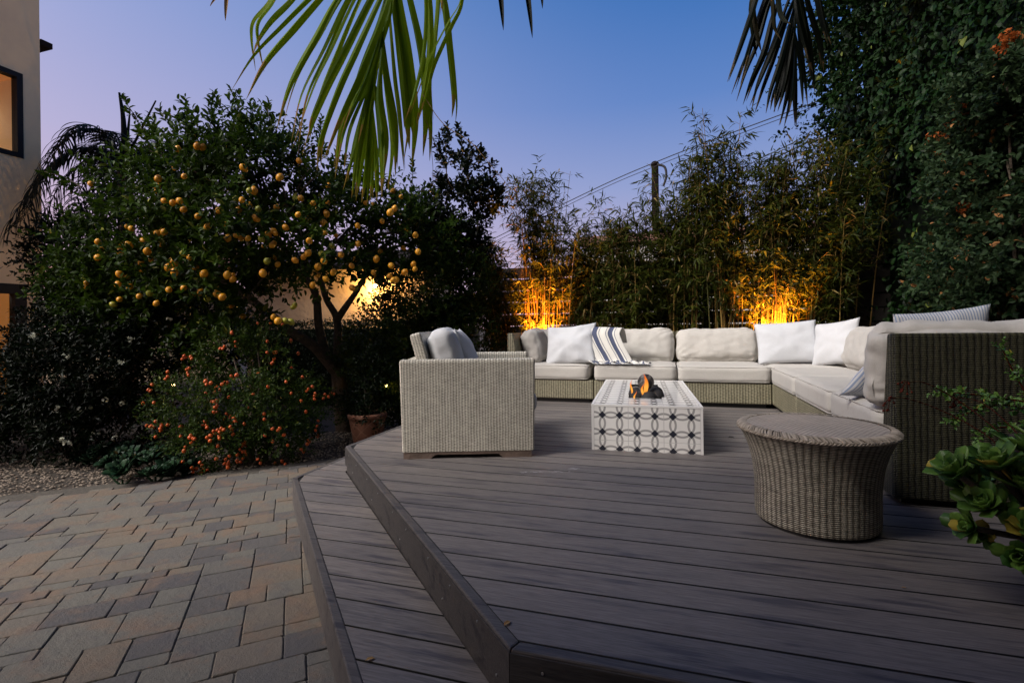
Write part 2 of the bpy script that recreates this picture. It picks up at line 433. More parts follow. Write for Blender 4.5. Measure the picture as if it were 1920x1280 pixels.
M['tile_trim'] = plain('tile_trim', (.84, .83, .81), (.76, .75, .74), 10, .4)
def ball_mat():
    m, t, b = newmat('fired_ceramic')
    v = t.coord('Object'); oi = t.new('ShaderNodeObjectInfo').outputs['Random']
    n = t.noise(v, 9., 4, .6, 1.2)
    k = t.math('ADD', t.math('SUBTRACT', n, .5), t.math('MULTIPLY', t.math('SUBTRACT', oi, .5), .22))
    c = t.ramp(t.math('ADD', k, .5), [(.46, (.012, .011, .012)), (.54, (.035, .03, .03)), (.62, (.17, .145, .13)), (.78, (.22, .19, .17))])
    t.link(c, b.inputs['Base Color']); b.inputs['Roughness'].default_value = .75
    t.link(t.bump(t.noise(v, 60., 4), .3, .01), b.inputs['Normal']); return m
M['ball'] = ball_mat()
M['black_ball'] = plain('black_ceramic', (.010, .010, .011), (.022, .021, .022), 20, .8)
def flame_mat():
    m, t, b = newmat('gas_flame')
    a = t.attr('tint').outputs['Fac']                   # 0 at the burner, 1 at the tip
    out = t.n['Material Output']
    em = t.new('ShaderNodeEmission'); t.link(t.ramp(a, [(0., (1., .34, .05)), (.35, (1., .42, .06)), (.7, (1., .22, .02)), (1., (.9, .10, .01))]), em.inputs[0])
    em.inputs[1].default_value = 1.15
    tp = t.new('ShaderNodeBsdfTransparent'); mx = t.new('ShaderNodeMixShader')
    lw = t.new('ShaderNodeLayerWeight'); lw.inputs[0].default_value = .45
    edge = t.math('SUBTRACT', 1., lw.outputs['Facing'])
    fade = t.math('MULTIPLY', t.ramp(a, [(0., (.55,) * 3), (.3, (.9,) * 3), (.75, (.5,) * 3), (1., (.05,) * 3)]), edge)
    t.link(fade, mx.inputs[0]); t.link(tp.outputs[0], mx.inputs[1]); t.link(em.outputs[0], mx.inputs[2])
    t.link(mx.outputs[0], out.inputs[0]); return m
M['flame'] = flame_mat()
def lattice_mat():
    m, t, b = newmat('lattice_terracotta'); v = t.sep(t.coord('Object'))
    a = t.math('ARCTAN2', v[1], v[0]); u = t.math('MULTIPLY', a, 3.5); w = t.math('MULTIPLY', v[2], 22.)
    l1 = t.math('ABSOLUTE', t.math('SINE', t.math('ADD', u, w))); l2 = t.math('ABSOLUTE', t.math('SINE', t.math('SUBTRACT', u, w)))
    k = t.math('LESS_THAN', t.math('MINIMUM', l1, l2), .16)
    n = t.noise(t.coord('Object'), 8, 4); c = t.mix(n, (.17, .065, .038), (.24, .10, .058)); c = t.mix(t.math('MULTIPLY', k, .6), c, (.32, .18, .12))
    t.link(c, b.inputs['Base Color']); b.inputs['Roughness'].default_value = .8; t.link(t.bump(k, .5, .006), b.inputs['Normal']); return m
M['terra_lattice'] = lattice_mat()
M['bulb'] = emis('lamp_glow', (1., .72, .30), 14.)
def glass_mat():
    m, t, b = newmat('window_glass')
    b.inputs['Base Color'].default_value = (.02, .02, .02, 1); b.inputs['Roughness'].default_value = .03
    gl = t.new('ShaderNodeBsdfGlossy'); gl.inputs['Roughness'].default_value = .02; gl.inputs[0].default_value = (.9, .9, .9, 1)
    tp = t.new('ShaderNodeBsdfTransparent'); mx = t.new('ShaderNodeMixShader')
    fr = t.new('ShaderNodeFresnel'); fr.inputs[0].default_value = 1.22
    t.link(fr.outputs[0], mx.inputs[0]); t.link(tp.outputs[0], mx.inputs[1]); t.link(gl.outputs[0], mx.inputs[2])
    t.link(mx.outputs[0], t.n['Material Output'].inputs[0]); return m
M['glass'] = glass_mat()
M['room_orange'] = emis('lit_timber_room', (.36, .13, .025), .55)
M['room_cream'] = emis('lit_cream_blind', (.62, .44, .28), .62)

# ------------------------------------------------------------------ ground, gravel, patio
ZP = -.37
g = boxes('ground', [(-300, 300, -300, 300, -.62, -.46)], M['soil']); tag(g, kind='structure')
bed = boxes('gravel_bed', [(-9.5, -2.3, 2.0, 7.3, -.45, -.405)], M['soil']); tag(bed, kind='structure')
strip = boxes('planting_strip', [(-2.28, 4.3, 6.92, 7.75, -.45, -.03)], M['soil']); tag(strip, kind='structure')
N = 15000
gx = rng.uniform(-6.9, -2.3, N); gy = rng.uniform(2.35, 6.3, N)
edge_line = 3.2 + (gx + 3.68) * .86            # patio edge, running parallel to the paver courses
ok = (gy > edge_line - .16) & (gy < edge_line + 2.2)
gx, gy = gx[ok], gy[ok]; n = len(gx)
ico = np.array([(0, 0, 1), (.9, 0, .2), (.25, .85, .15), (-.75, .5, .2), (-.7, -.55, .1), (.3, -.85, .2), (0, 0, -.8)])
icf = np.array([(0, 1, 2), (0, 2, 3), (0, 3, 4), (0, 4, 5), (0, 5, 1), (6, 2, 1), (6, 3, 2), (6, 4, 3), (6, 5, 4), (6, 1, 5)])
sz = rng.uniform(.006, .015, n); ang = rng.uniform(0, 6.28, n)
ca, sa = np.cos(ang), np.sin(ang)
lx = ico[:, 0][None] * sz[:, None] * 1.25; ly = ico[:, 1][None] * sz[:, None]; lz = ico[:, 2][None] * sz[:, None] * .7
V = np.stack([gx[:, None] + lx * ca[:, None] - ly * sa[:, None], gy[:, None] + lx * sa[:, None] + ly * ca[:, None], -.400 + lz + rng.uniform(0, .006, n)[:, None]], -1)
F = (icf[None] + (np.arange(n) * 7)[:, None, None]).reshape(-1, 3)
gr = arrays('gravel', V.reshape(-1, 3), F, M['gravel'], None, np.repeat(rng.uniform(0, .75, n), 7), False)
tag(gr, 'loose tan pea gravel between the patio and the shrubs', 'gravel', kind='stuff')

def build_patio():
    A = R(-49.); B = A + PI / 2
    a = np.array([math.cos(A), math.sin(A)]); b = np.array([math.cos(B), math.sin(B)])
    V = []; F = []; T = []; u = .079
    P0 = np.array([-3.68, 3.20])               # a point on the far edge
    NA, NB = 82, 130; used = np.zeros((NA, NB), bool)
    sizes = [(2, 3)] * 6 + [(2, 2)] * 6 + [(3, 3)] * 3 + [(3, 4)] * 2 + [(1, 2)] * 3 + [(2, 4)] + [(3, 2)] * 2
    for jb in range(NB):
        for ia in range(NA):
            if used[ia, jb]: continue
            if ia == 0 and random.random() < .55: used[0, jb] = True; continue
            for da, db in random.sample(sizes, len(sizes)) + [(1, 2), (2, 1), (1, 1)]:
                if ia + da <= NA and jb + db <= NB and not used[ia:ia + da, jb:jb + db].any(): break
            used[ia:ia + da, jb:jb + db] = True
            c = P0 + b * (-6.4 + jb * u) + a * ((ia - 1) * u)
            ln, ww, gp = da * u, db * u, .0009
            q = [c + a * gp + b * gp, c + a * (ln - gp) + b * gp, c + a * (ln - gp) + b * (ww - gp), c + a * gp + b * (ww - gp)]
            mid = sum(q) / 4
            # under the deck or step, behind the camera, beside the house
            if (mid[0] + mid[1] > .62 and mid[0] > -2.45) or mid[0] > -2.32 and mid[1] > 2.95 or mid[1] < -3. or mid[0] < -9.5 or mid[0] + mid[1] < -8.2: continue
            tone = random.random(); z = ZP + random.uniform(-.003, .003)
            # outline with worn corners and slightly wavy sides, then a rounded shoulder
            out = []
            for e in range(4):
                p, p2 = q[e], q[(e + 1) % 4]; d = p2 - p; L = np.linalg.norm(d); d = d / L; nn = np.array([d[1], -d[0]])
                cut = random.uniform(.004, .010)
                for f in np.linspace(cut / L, 1 - cut / L, 4): out.append(p + d * L * f - nn * random.uniform(0, .0018))
            n = len(out); k = len(V)
            for (sh, zz) in ((0., -.44), (0., z - .005), (.0015, z - .002), (.0045, z)):
                for p in out:
                    d = mid - p; d = d / np.linalg.norm(d); pp = p + d * sh; V.append((pp[0], pp[1], zz + (random.uniform(-.0006, .0006) if sh else 0)))
            for r_ in range(3):
                for e in range(n): F.append((k + r_ * n + e, k + r_ * n + (e + 1) % n, k + (r_ + 1) * n + (e + 1) % n, k + (r_ + 1) * n + e))
            V.append((mid[0], mid[1], z)); T += [tone] * (4 * n + 1)
            for e in range(0, n, 2): F.append((k + 3 * n + e, k + 3 * n + e + 1, k + 3 * n + (e + 2) % n, k + 4 * n))
    o = arrays('patio', np.array(V), np.array(F), M['paver'], None, np.array(T), False)
    return tag(o, kind='structure')
build_patio()
sand = boxes('patio_base', [(-9.5, 2.2, -3, 2.6, -.45, ZP - .019)], M['joint_sand'])
bm = bmesh.new(); prism(bm, [(-7.6, .10), (-2.7, 4.34), (.6, .6), (-2.0, -2.5)], -.449, ZP - .007)
bpy.data.objects.remove(sand); sand = frombm('patio_base', bm, M['joint_sand']); tag(sand, kind='structure')

# ------------------------------------------------------------------ deck and step
def boards_in(poly, y0, y1, bw, gap, z, th, mat, name, parent, edge_in=.0):
    """planks running along X clipped to a convex polygon"""
    V = []; F = []; T = []
    poly = [np.array(p, float) for p in poly]
    def span(y):
        xs = []
        for i in range(len(poly)):
            p, q = poly[i], poly[(i + 1) % len(poly)]
            if (p[1] - y) * (q[1] - y) < 0 or p[1] == y:
                if q[1] != p[1]: xs.append(p[0] + (q[0] - p[0]) * (y - p[1]) / (q[1] - p[1]))
        return (min(xs), max(xs)) if len(xs) >= 2 else None
    y = y0
    while y < y1:
        ya, yb = y + gap / 2, min(y + bw - gap / 2, y1 - .0005); y += bw
        sa, sb = span(ya), span(yb)
        if not sa or not sb or yb - ya < .01: continue
        tone = random.random(); e = .0008; k = len(V)
        (a0, a1), (b0, b1) = sa, sb
        for (yy, s0, s1, zz) in ((ya, a0, a1, z - th), (ya, a0, a1, z - e), (ya + e, a0, a1, z), (yb - e, b0, b1, z), (yb, b0, b1, z - e), (yb, b0, b1, z - th)):
            V.append((s0, yy, zz)); V.append((s1, yy, zz))
        for j in range(5): F.append((k + 2 * j, k + 2 * j + 1, k + 2 * j + 3, k + 2 * j + 2))
        T += [tone] * 12
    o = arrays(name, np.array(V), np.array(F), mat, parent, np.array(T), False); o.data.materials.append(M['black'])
    o.data.polygons.foreach_set('material_index', [0 if i % 5 == 2 else 1 for i in range(len(F))])  # all but the top faces coloured black, as painted shade inside the gaps
    return o
deck = thing('deck', 'raised grey brown composite deck', 'deck'); deck['kind'] = 'structure'; del deck['category']
s2 = .14 / math.sqrt(2)
DP = [(-2.27, 3.14), (-.41, 1.275), (4.2, 1.275), (4.2, 6.92), (-2.27, 6.92)]
ew = .038
inner = [(-2.27 + ew, 3.14 + ew * .41), (-.41 + ew * .41, 1.275 + ew), (4.2, 1.275 + ew), (4.2, 6.92), (-2.27 + ew, 6.92)]
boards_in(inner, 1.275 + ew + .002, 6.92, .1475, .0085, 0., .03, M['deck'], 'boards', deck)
def strip_along(poly_a, poly_b, z0, z1, bm, r=.006):
    prism(bm, [poly_a[0], poly_a[1], poly_b[1], poly_b[0]], z0, z1)
def edge_boards(name, outer, inn, z0, z1, mat, parent):
    bm = bmesh.new()
    for i in range(len(outer) - 1):
        o0, o1, i0, i1 = map(Vector, (outer[i], outer[i + 1], inn[i], inn[i + 1]))
        d = (o1 - o0).normalized() * .0012
        prism(bm, [tuple(o0 + d), tuple(o1 - d), tuple(i1 - d), tuple(i0 + d)], z0, z1)
    bmesh.ops.recalc_face_normals(bm, faces=bm.faces[:])
    bevel(bm, .006, 2)
    return frombm(name, bm, mat, parent)
def offs(poly, d):
    """offset an open polyline outwards (to its right) by d"""
    out = []; P = [Vector(p) for p in poly]
    for i in range(len(P)):
        ns = []
        if i > 0: t = (P[i] - P[i - 1]).normalized(); ns.append(Vector((t.y, -t.x)))
        if i < len(P) - 1: t = (P[i + 1] - P[i]).normalized(); ns.append(Vector((t.y, -t.x)))
        if len(ns) == 2:
            h = (ns[0] + ns[1]).normalized(); out.append(P[i] - h * (d / h.dot(ns[0])))
        else: out.append(P[i] - ns[0] * d)
    return [tuple(p) for p in out]
line = [(-2.27, 6.92), (-2.27, 3.14), (-.41, 1.275), (4.2, 1.275)]
o2 = [(-2.27 + ew, 6.92), inner[0], inner[1], (4.2, 1.275 + ew)]
def gap_shade(poly, z, parent):
    bm = bmesh.new(); prism(bm, poly, z - .012, z); bmesh.ops.recalc_face_normals(bm, faces=bm.faces[:]); return frombm('gap_shade_sheet', bm, M['black'], parent)  # black sheet added just below board tops, standing in for shade in gaps
gap_shade([(x * .999, y + .001) for x, y in inner], -.0028, deck)
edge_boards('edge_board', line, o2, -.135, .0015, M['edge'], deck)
def fascia(name, ln, z0, z1, th, mat, parent, out=.0):
    a = offs(ln, -out); b = offs(ln, th - out) if out else offs(ln, th)
    return edge_boards(name, a, b, z0, z1, mat, parent)
lower = offs(line, .006); lower_in = offs(line, .03)
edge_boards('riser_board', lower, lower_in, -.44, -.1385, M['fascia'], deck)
# face of the upper board: slim dark cover board just proud of the edge board
face_o = offs(line, -.004); face_i = offs(line, -.0008)
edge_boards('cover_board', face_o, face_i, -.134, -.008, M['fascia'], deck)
def screws(name, ln, spots, parent):
    bm = bmesh.new()
    for (i, f, z) in spots:
        p = Vector(ln[i]).lerp(Vector(ln[i + 1]), f); t = (Vector(ln[i + 1]) - Vector(ln[i])).normalized(); nn = Vector((t.y, -t.x))
        mt = Matrix.Translation((p.x, p.y, z)) @ Vector((nn.x, nn.y, 0)).to_track_quat('Z', 'Y').to_matrix().to_4x4()
        bmesh.ops.create_cone(bm, cap_ends=True, segments=8, radius1=.0042, radius2=.0035, depth=.006, matrix=mt)
    return frombm(name, bm, M['screw'], parent)
sp = [(1, f, -.032) for f in (.06, .17, .30, .41, .53, .62, .74, .83, .92)] + [(1, f, -.115) for f in (.12, .35, .58, .80, .97)] + [(2, f, z) for f in (.02, .075, .19) for z in (-.045,)]
screws('screws', face_o, sp, deck)
step = thing('deck_step', 'lower step along the cut corner of the deck', 'step'); step['kind'] = 'structure'; del step['category']
SL = [(-2.54, 6.92), (-2.54, 2.90), (-.38, .735), (4.2, .735)]
sin = offs(SL, .036)
ZS = -.185
edge_boards('edge_board', SL, sin, -.44, ZS + .0015, M['edge'], step)
spoly = [sin[0], sin[1], sin[2], (-.395, 1.268), (-2.277, 3.14), (-2.277, 6.92)]
gap_shade([(sin[1][0] + .001, sin[1][1]), (sin[2][0], sin[2][1] + .001), (-.40, 1.272), (-2.275, 3.14)], ZS - .0075, step); gap_shade([(sin[2][0] + .001, sin[2][1] + .001), (4.2, sin[2][1] + .001), (4.2, 1.268), (-.398, 1.268)], ZS - .0075, step); gap_shade([(sin[1][0] + .001, sin[1][1] + .001), (-2.278, 3.142), (-2.278, 6.92), (sin[1][0] + .001, 6.92)], ZS - .0075, step)
# the tread is an L: clip each part separately
q1 = [sin[1], sin[2], (-.41 - .004, 1.26), (-2.272, 3.135)]
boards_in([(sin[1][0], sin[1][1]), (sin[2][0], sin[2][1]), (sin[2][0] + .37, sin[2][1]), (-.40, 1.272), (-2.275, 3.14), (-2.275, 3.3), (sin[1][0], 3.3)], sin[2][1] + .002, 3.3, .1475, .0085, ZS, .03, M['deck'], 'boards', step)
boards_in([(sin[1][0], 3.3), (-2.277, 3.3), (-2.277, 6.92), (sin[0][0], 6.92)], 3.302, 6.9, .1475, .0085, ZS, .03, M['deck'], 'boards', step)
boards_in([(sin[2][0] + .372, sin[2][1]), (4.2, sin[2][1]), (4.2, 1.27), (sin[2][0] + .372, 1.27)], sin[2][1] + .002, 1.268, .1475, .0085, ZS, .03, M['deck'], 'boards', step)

# ------------------------------------------------------------------ cushions
def sub_cube(n):
    bm = bmesh.new(); bmesh.ops.create_cube(bm, size=2.)
    bmesh.ops.subdivide_edges(bm, edges=bm.edges[:], cuts=n, use_grid_fill=True)
    return bm
def fn(p, s, o): return noise.noise(Vector((p[0] * s + o, p[1] * s - o * .7, p[2] * s + o * 1.3)))
def box_cushion(name, hx, hy, hz, r, mat, parent, seed=0, crown_z=.012, crown_y=0., wr=.004, n=14, sag=0., matrix=None, rake=0., folds=()):
    bm = sub_cube(n)
    for v in bm.verts:
        p = v.co.copy(); a = Vector((p.x * hx, p.y * hy, p.z * hz))
        q = Vector((max(-hx + r, min(hx - r, a.x)), max(-hy + r, min(hy - r, a.y)), max(-hz + r, min(hz - r, a.z))))
        d = a - q
        o = q + (d.normalized() * r if d.length > 1e-6 else Vector())
        fx, fy, fz = 1 - p.x ** 2, 1 - p.y ** 2, 1 - p.z ** 2
        o.z += math.copysign(crown_z * max(0, fx) ** .6 * max(0, fy) ** .6, p.z) * abs(p.z)
        o.y += math.copysign(crown_y * max(0, fx) ** .7 * max(0, fz) ** .7, p.y) * abs(p.y)
        o.z -= sag * max(0, fx) * max(0, p.z)
        # wrinkles, stronger near the corners
        cr = (abs(p.x) * abs(p.z)) ** 2
        w = wr * (fn(o, 7, seed) + .6 * fn(o, 17, seed + 3)) * (1 + 1.2 * cr)
        o += (d.normalized() if d.length > 1e-6 else Vector((0, 0, 1))) * w
        o.z += wr * 1.5 * fn(o, 4, seed + 9)
        for (fx0, fz0, fa, fl, am, sg) in folds:      # creases running across the front and back faces
            ux, uz = math.cos(fa), math.sin(fa); al = (o.x - fx0) * ux + (o.z - fz0) * uz; pd = -(o.x - fx0) * uz + (o.z - fz0) * ux + .03 * math.sin(al * 9)
            if -.02 < al < fl: o.y += math.copysign(am * (math.exp(-(pd / sg) ** 2) - .8 * math.exp(-((pd - 1.9 * sg) / sg) ** 2)) * (1 - al / fl) ** .6, -p.y) * (abs(p.y) > .9)
        v.co = o
    bm.normal_update(); box_uv(bm)
    if matrix is not None: bm.transform(matrix)
    return frombm(name, bm, mat, parent, True)
def pillow(name, w, h, t, mat, parent=None, seed=0, matrix=None, n=26, pinch=.07, fold=.010, corner=.0, chop=0.):
    """knife-edge pillow: two bulged sheets meeting in a seam; x across, z up, y thickness"""
    V = []; F = []; UV = []
    def pt(i, j, s):
        x = -1 + 2 * i / n; z = -1 + 2 * j / n
        X = x * w / 2 * (1 - pinch * (1 - z * z)); Z = z * h / 2 * (1 - pinch * (1 - x * x))
        k = max(0, 1 - x ** 2) ** .55 * max(0, 1 - z ** 2) ** .55
        y = s * t / 2 * k
        r = math.hypot(x, z); a = math.atan2(z, x)
        cr = (abs(x) * abs(z)) ** 1.2
        y += fold * (fn((X, s * .1, Z), 9, seed) * .8 + cr * 1.6 * math.sin(a * 8 + seed) * (1 - cr)) * (k ** .3)
        Z -= chop * max(0, 1 - x * x) ** 1.5 * max(0, z) * h / 2
        X += corner * z * w / 2; yy = y + .02 * h * (z * z) * 0
        return (X, yy, Z), (x * w / 2, z * h / 2)
    for s in (1, -1):
        for j in range(n + 1):
            for i in range(n + 1):
                p, u = pt(i, j, s); V.append(p); UV.append(u)
    m = (n + 1) ** 2; b = 0
    idx = lambda i, j, s: (0 if s > 0 else m) + j * (n + 1) + i
    def vid(i, j, s):
        return idx(i, j, 1) if i in (0, n) or j in (0, n) else idx(i, j, s)
    for j in range(n):
        for i in range(n):
            F.append((vid(i, j, 1), vid(i, j + 1, 1), vid(i + 1, j + 1, 1), vid(i + 1, j, 1)))
            F.append((vid(i, j, -1), vid(i + 1, j, -1), vid(i + 1, j + 1, -1), vid(i, j + 1, -1)))
    V = np.array(V)
    if matrix is not None: V = (np.array(matrix.to_3x3()) @ V.T).T + np.array(matrix.translation)
    o = arrays(name, V, np.array(F), mat, parent, None, True, np.array(UV))
    return o
def frame(loc, rz=0., rx=0., ry=0.):
    return Matrix.Translation(loc) @ Matrix.Rotation(rz, 4, 'Z') @ Matrix.Rotation(rx, 4, 'X') @ Matrix.Rotation(ry, 4, 'Y')

# ------------------------------------------------------------------ sectional sofa
SG = 'modules of the wicker corner sofa'
def panel(name, p0, p1, inward, z0, z1, t0, t1, mat, parent):
    """back panel along p0-p1, upright outside, sloping inside face; thinner at the top"""
    bm = bmesh.new(); p0, p1, iw = Vector(p0), Vector(p1), Vector(inward)
    c = []
    for p in (p0, p1):
        c.append([bm.verts.new((*(p)[:2], z0)), bm.verts.new((*(p + iw * t0)[:2], z0)), bm.verts.new((*(p + iw * t1)[:2], z1)), bm.verts.new((*(p)[:2], z1))])
    a, b = c
    bm.faces.new(a); bm.faces.new(b[::-1])
    for i in range(4): bm.faces.new((a[i], b[i], b[(i + 1) % 4], a[(i + 1) % 4]))
    bmesh.ops.recalc_face_normals(bm, faces=bm.faces[:])
    bevel(bm, .014, 3); box_uv(bm)
    return frombm(name, bm, mat, parent, False)
SEAT = .43; PH = .79
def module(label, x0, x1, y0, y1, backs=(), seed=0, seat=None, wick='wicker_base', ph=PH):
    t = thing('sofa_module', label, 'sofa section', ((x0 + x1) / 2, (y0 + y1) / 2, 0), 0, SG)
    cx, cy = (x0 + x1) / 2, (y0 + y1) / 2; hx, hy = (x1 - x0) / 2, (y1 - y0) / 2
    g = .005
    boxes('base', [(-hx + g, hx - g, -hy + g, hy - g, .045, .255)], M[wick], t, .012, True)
    boxes('plinth', [(-hx + .05, hx - .05, -hy + .05, hy - .05, .0, .0449)], M['black'], t)
    sx0, sx1, sy0, sy1 = -hx + g, hx - g, -hy - .015 if 'front' not in backs else -hy, hy - g
    if seat: sx0, sx1, sy0, sy1 = seat
    hz = (SEAT - .257) / 2
    box_cushion('seat_cushion', (sx1 - sx0) / 2, (sy1 - sy0) / 2, hz, .048, M['cushion'], t, seed, .010, 0, .003, 14,
                matrix=Matrix.Translation(((sx0 + sx1) / 2, (sy0 + sy1) / 2, .257 + hz)))
    cu = t.children[-1] if t.children[-1].name.startswith('seat_cushion') else [c for c in t.children if c.name.startswith('seat_cushion')][0]
    ac = Acc(); rr_ = .048; ox = (sx0 + sx1) / 2; oy = (sy0 + sy1) / 2; ax, ay = (sx1 - sx0) / 2 - .012, (sy1 - sy0) / 2 - .012
    for zz in (hz - .013, -hz + .013):
        pth = []
        for (qx, qy, a0) in ((1, -1, -90), (1, 1, 0), (-1, 1, 90), (-1, -1, 180)):
            for st_ in range(5):
                an = R(a0 + st_ * 22.5); pth.append((ox + qx * (ax - .034) + .034 * math.cos(an), oy + qy * (ay - .034) + .034 * math.sin(an), .257 + hz + zz + .0015))
            if (qx, qy) == (1, -1) or (qx, qy) == (-1, 1): pth += [(ox + qx * ax, oy + (-.5 if qx > 0 else .5) * ay * 0 + oy * 0, .257 + hz + zz + .0015)] if False else []
        pth.append(pth[0]); pa = np.array(pth); ac.add(*tube_arrays(pa, np.full(len(pa), .0042), 6))
    ac.build('piping', M['cushion'], cu)
    e = .003
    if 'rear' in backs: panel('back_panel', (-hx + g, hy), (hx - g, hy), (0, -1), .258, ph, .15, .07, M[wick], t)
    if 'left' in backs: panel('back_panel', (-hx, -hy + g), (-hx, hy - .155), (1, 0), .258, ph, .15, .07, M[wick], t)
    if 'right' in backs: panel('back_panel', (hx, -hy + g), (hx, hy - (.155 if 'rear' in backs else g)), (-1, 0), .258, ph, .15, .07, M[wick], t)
    return t
X0, X1, X2, X3, X4 = -1.78, -.772, .118, 1.03, 1.96
Y0, Y1, Y2, Y3, Y4 = 2.79, 3.72, 4.65, 5.57, 6.50
def bc(t, hx, hy, hz, loc, rz=0., rx=0., seed=0, ry=0., sag=.012, wr=.007):
    q = random.Random(seed * 7 + 1); fo = []
    for k in range(q.choice([3, 4, 5])):
        sx = q.choice([-1, 1]); sz = q.choice([-1, -1, 1]); fo.append((sx * hx * q.uniform(.75, .97), sz * hz * q.uniform(.5, .95), math.atan2(-sz * q.uniform(.25, 1.), -sx * q.uniform(.3, 1.)), q.uniform(.16, .42), q.uniform(.006, .013), q.uniform(.014, .024)))
    return box_cushion('back_cushion', hx, hy, hz, .085, M['cushion'], t, seed, .014, .042, wr * 1.1, 38, sag * 1.4, frame(loc, rz, rx, ry), folds=fo)
mA = module('wicker sofa end section at the left of the rear row, under the plump white pillow', X0, X1, Y3, Y4, ('rear', 'left'), 1, seat=(-.459 + .10, .455, -.485, .37))
bc(mA, .30, .095, .215, (-.28, .02, SEAT + .20), R(90) + R(4), R(-14), 4, wr=.009)
bc(mA, .42, .09, .205, (.04, .32, SEAT + .20), 0, R(-14), 5)
mB = module('wicker sofa section with the striped throw hanging over its back cushion', X1, X2, Y3, Y4, ('rear',), 2, seat=(-.441, .441, -.485, .37))
bc(mB, .43, .095, .205, (0, .265, SEAT + .195), 0, R(-17), 6, wr=.011, sag=.02)
mC = module('wicker sofa section between the throw and the corner, bare back cushion', X2, X3, Y3, Y4, ('rear',), 3, seat=(-.452, .452, -.485, .37))
bc(mC, .445, .095, .20, (0, .265, SEAT + .19), 0, R(-15), 7, wr=.010)
mD = module('wicker sofa corner section under the two pale leaning pillows', X3, X4, Y3, Y4, ('rear', 'right'), 4, seat=(-.480, .37, -.460, .37))
bc(mD, .40, .09, .20, (-.06, .285, SEAT + .20), 0, R(-13), 8)
bc(mD, .36, .09, .20, (.275, -.10, SEAT + .20), R(90), R(13), 9)
mE = module('wicker sofa section in the right wing, just in front of the corner section', X3, X4, Y2, Y3, ('right',), 5, seat=(-.480, .37, -.460, .460))
bc(mE, .43, .095, .205, (.25, 0, SEAT + .205), R(90), R(15), 10, wr=.010)
mF = module('wicker sofa section in the middle of the right wing', X3, X4, Y1, Y2, ('right',), 6, seat=(-.480, .37, -.460, .460))
bc(mF, .43, .095, .205, (.25, 0, SEAT + .205), R(90), R(15), 11, wr=.010)
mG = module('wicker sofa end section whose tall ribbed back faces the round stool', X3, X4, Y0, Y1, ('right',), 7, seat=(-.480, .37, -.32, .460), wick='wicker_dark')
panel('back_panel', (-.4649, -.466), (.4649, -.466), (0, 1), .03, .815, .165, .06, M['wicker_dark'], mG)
bc(mG, .46, .085, .215, (-.055, -.285, SEAT + .215), 0, R(9), 12, wr=.012, sag=.0)
for ob in list(mG.children):
    if ob.name.startswith('base'): bpy.data.objects.remove(ob)
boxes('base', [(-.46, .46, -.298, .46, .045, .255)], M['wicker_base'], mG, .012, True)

# throw pillows and blanket
def put_pillow(label, w, h, t, mat, loc, rz, rx, seed, ry=0., **kw):
    o = pillow('throw_pillow', w, h, t, mat, None, seed, None, **kw)
    o.location = loc; o.matrix_world = frame(loc, rz, rx, ry)
    o.rotation_mode = 'XYZ'
    return tag(o, label, 'pillow', None)
p = put_pillow('plump white pillow leaning beside the striped throw on the rear sofa row', .60, .50, .19, M['white_linen'], (-1.06, 5.77, SEAT + .225), R(-6), R(-24), 21, ry=R(-5), pinch=.05, fold=.034, chop=.06)
p = put_pillow('pale square pillow lying against the bare back cushion at the sofa corner', .60, .47, .17, M['white_linen'], (1.24, 5.93, SEAT + .235), R(-6), R(-20), 22, ry=R(-4), pinch=.06, fold=.020)
p = put_pillow('pinstriped pillow standing on edge in the sofa corner, turned to the left', .46, .48, .17, M['pin_linen'], (1.63, 5.72, SEAT + .235), R(-52), R(-20), 23, ry=R(-9), pinch=.07, fold=.022)
p = put_pillow('blue striped pillow whose top edge shows above the ribbed sofa back', .46, .50, .17, M['blue_stripe'], (1.45, 3.32, SEAT + .265), R(6), R(14), 24, ry=R(-6), pinch=.06, fold=.015)
p = put_pillow('small striped pillow with only its corner showing past the end cushion', .40, .36, .13, M['blue_stripe'], (1.20, 3.33, SEAT + .13), R(25), R(35), 25, ry=R(12), pinch=.08, fold=.012)

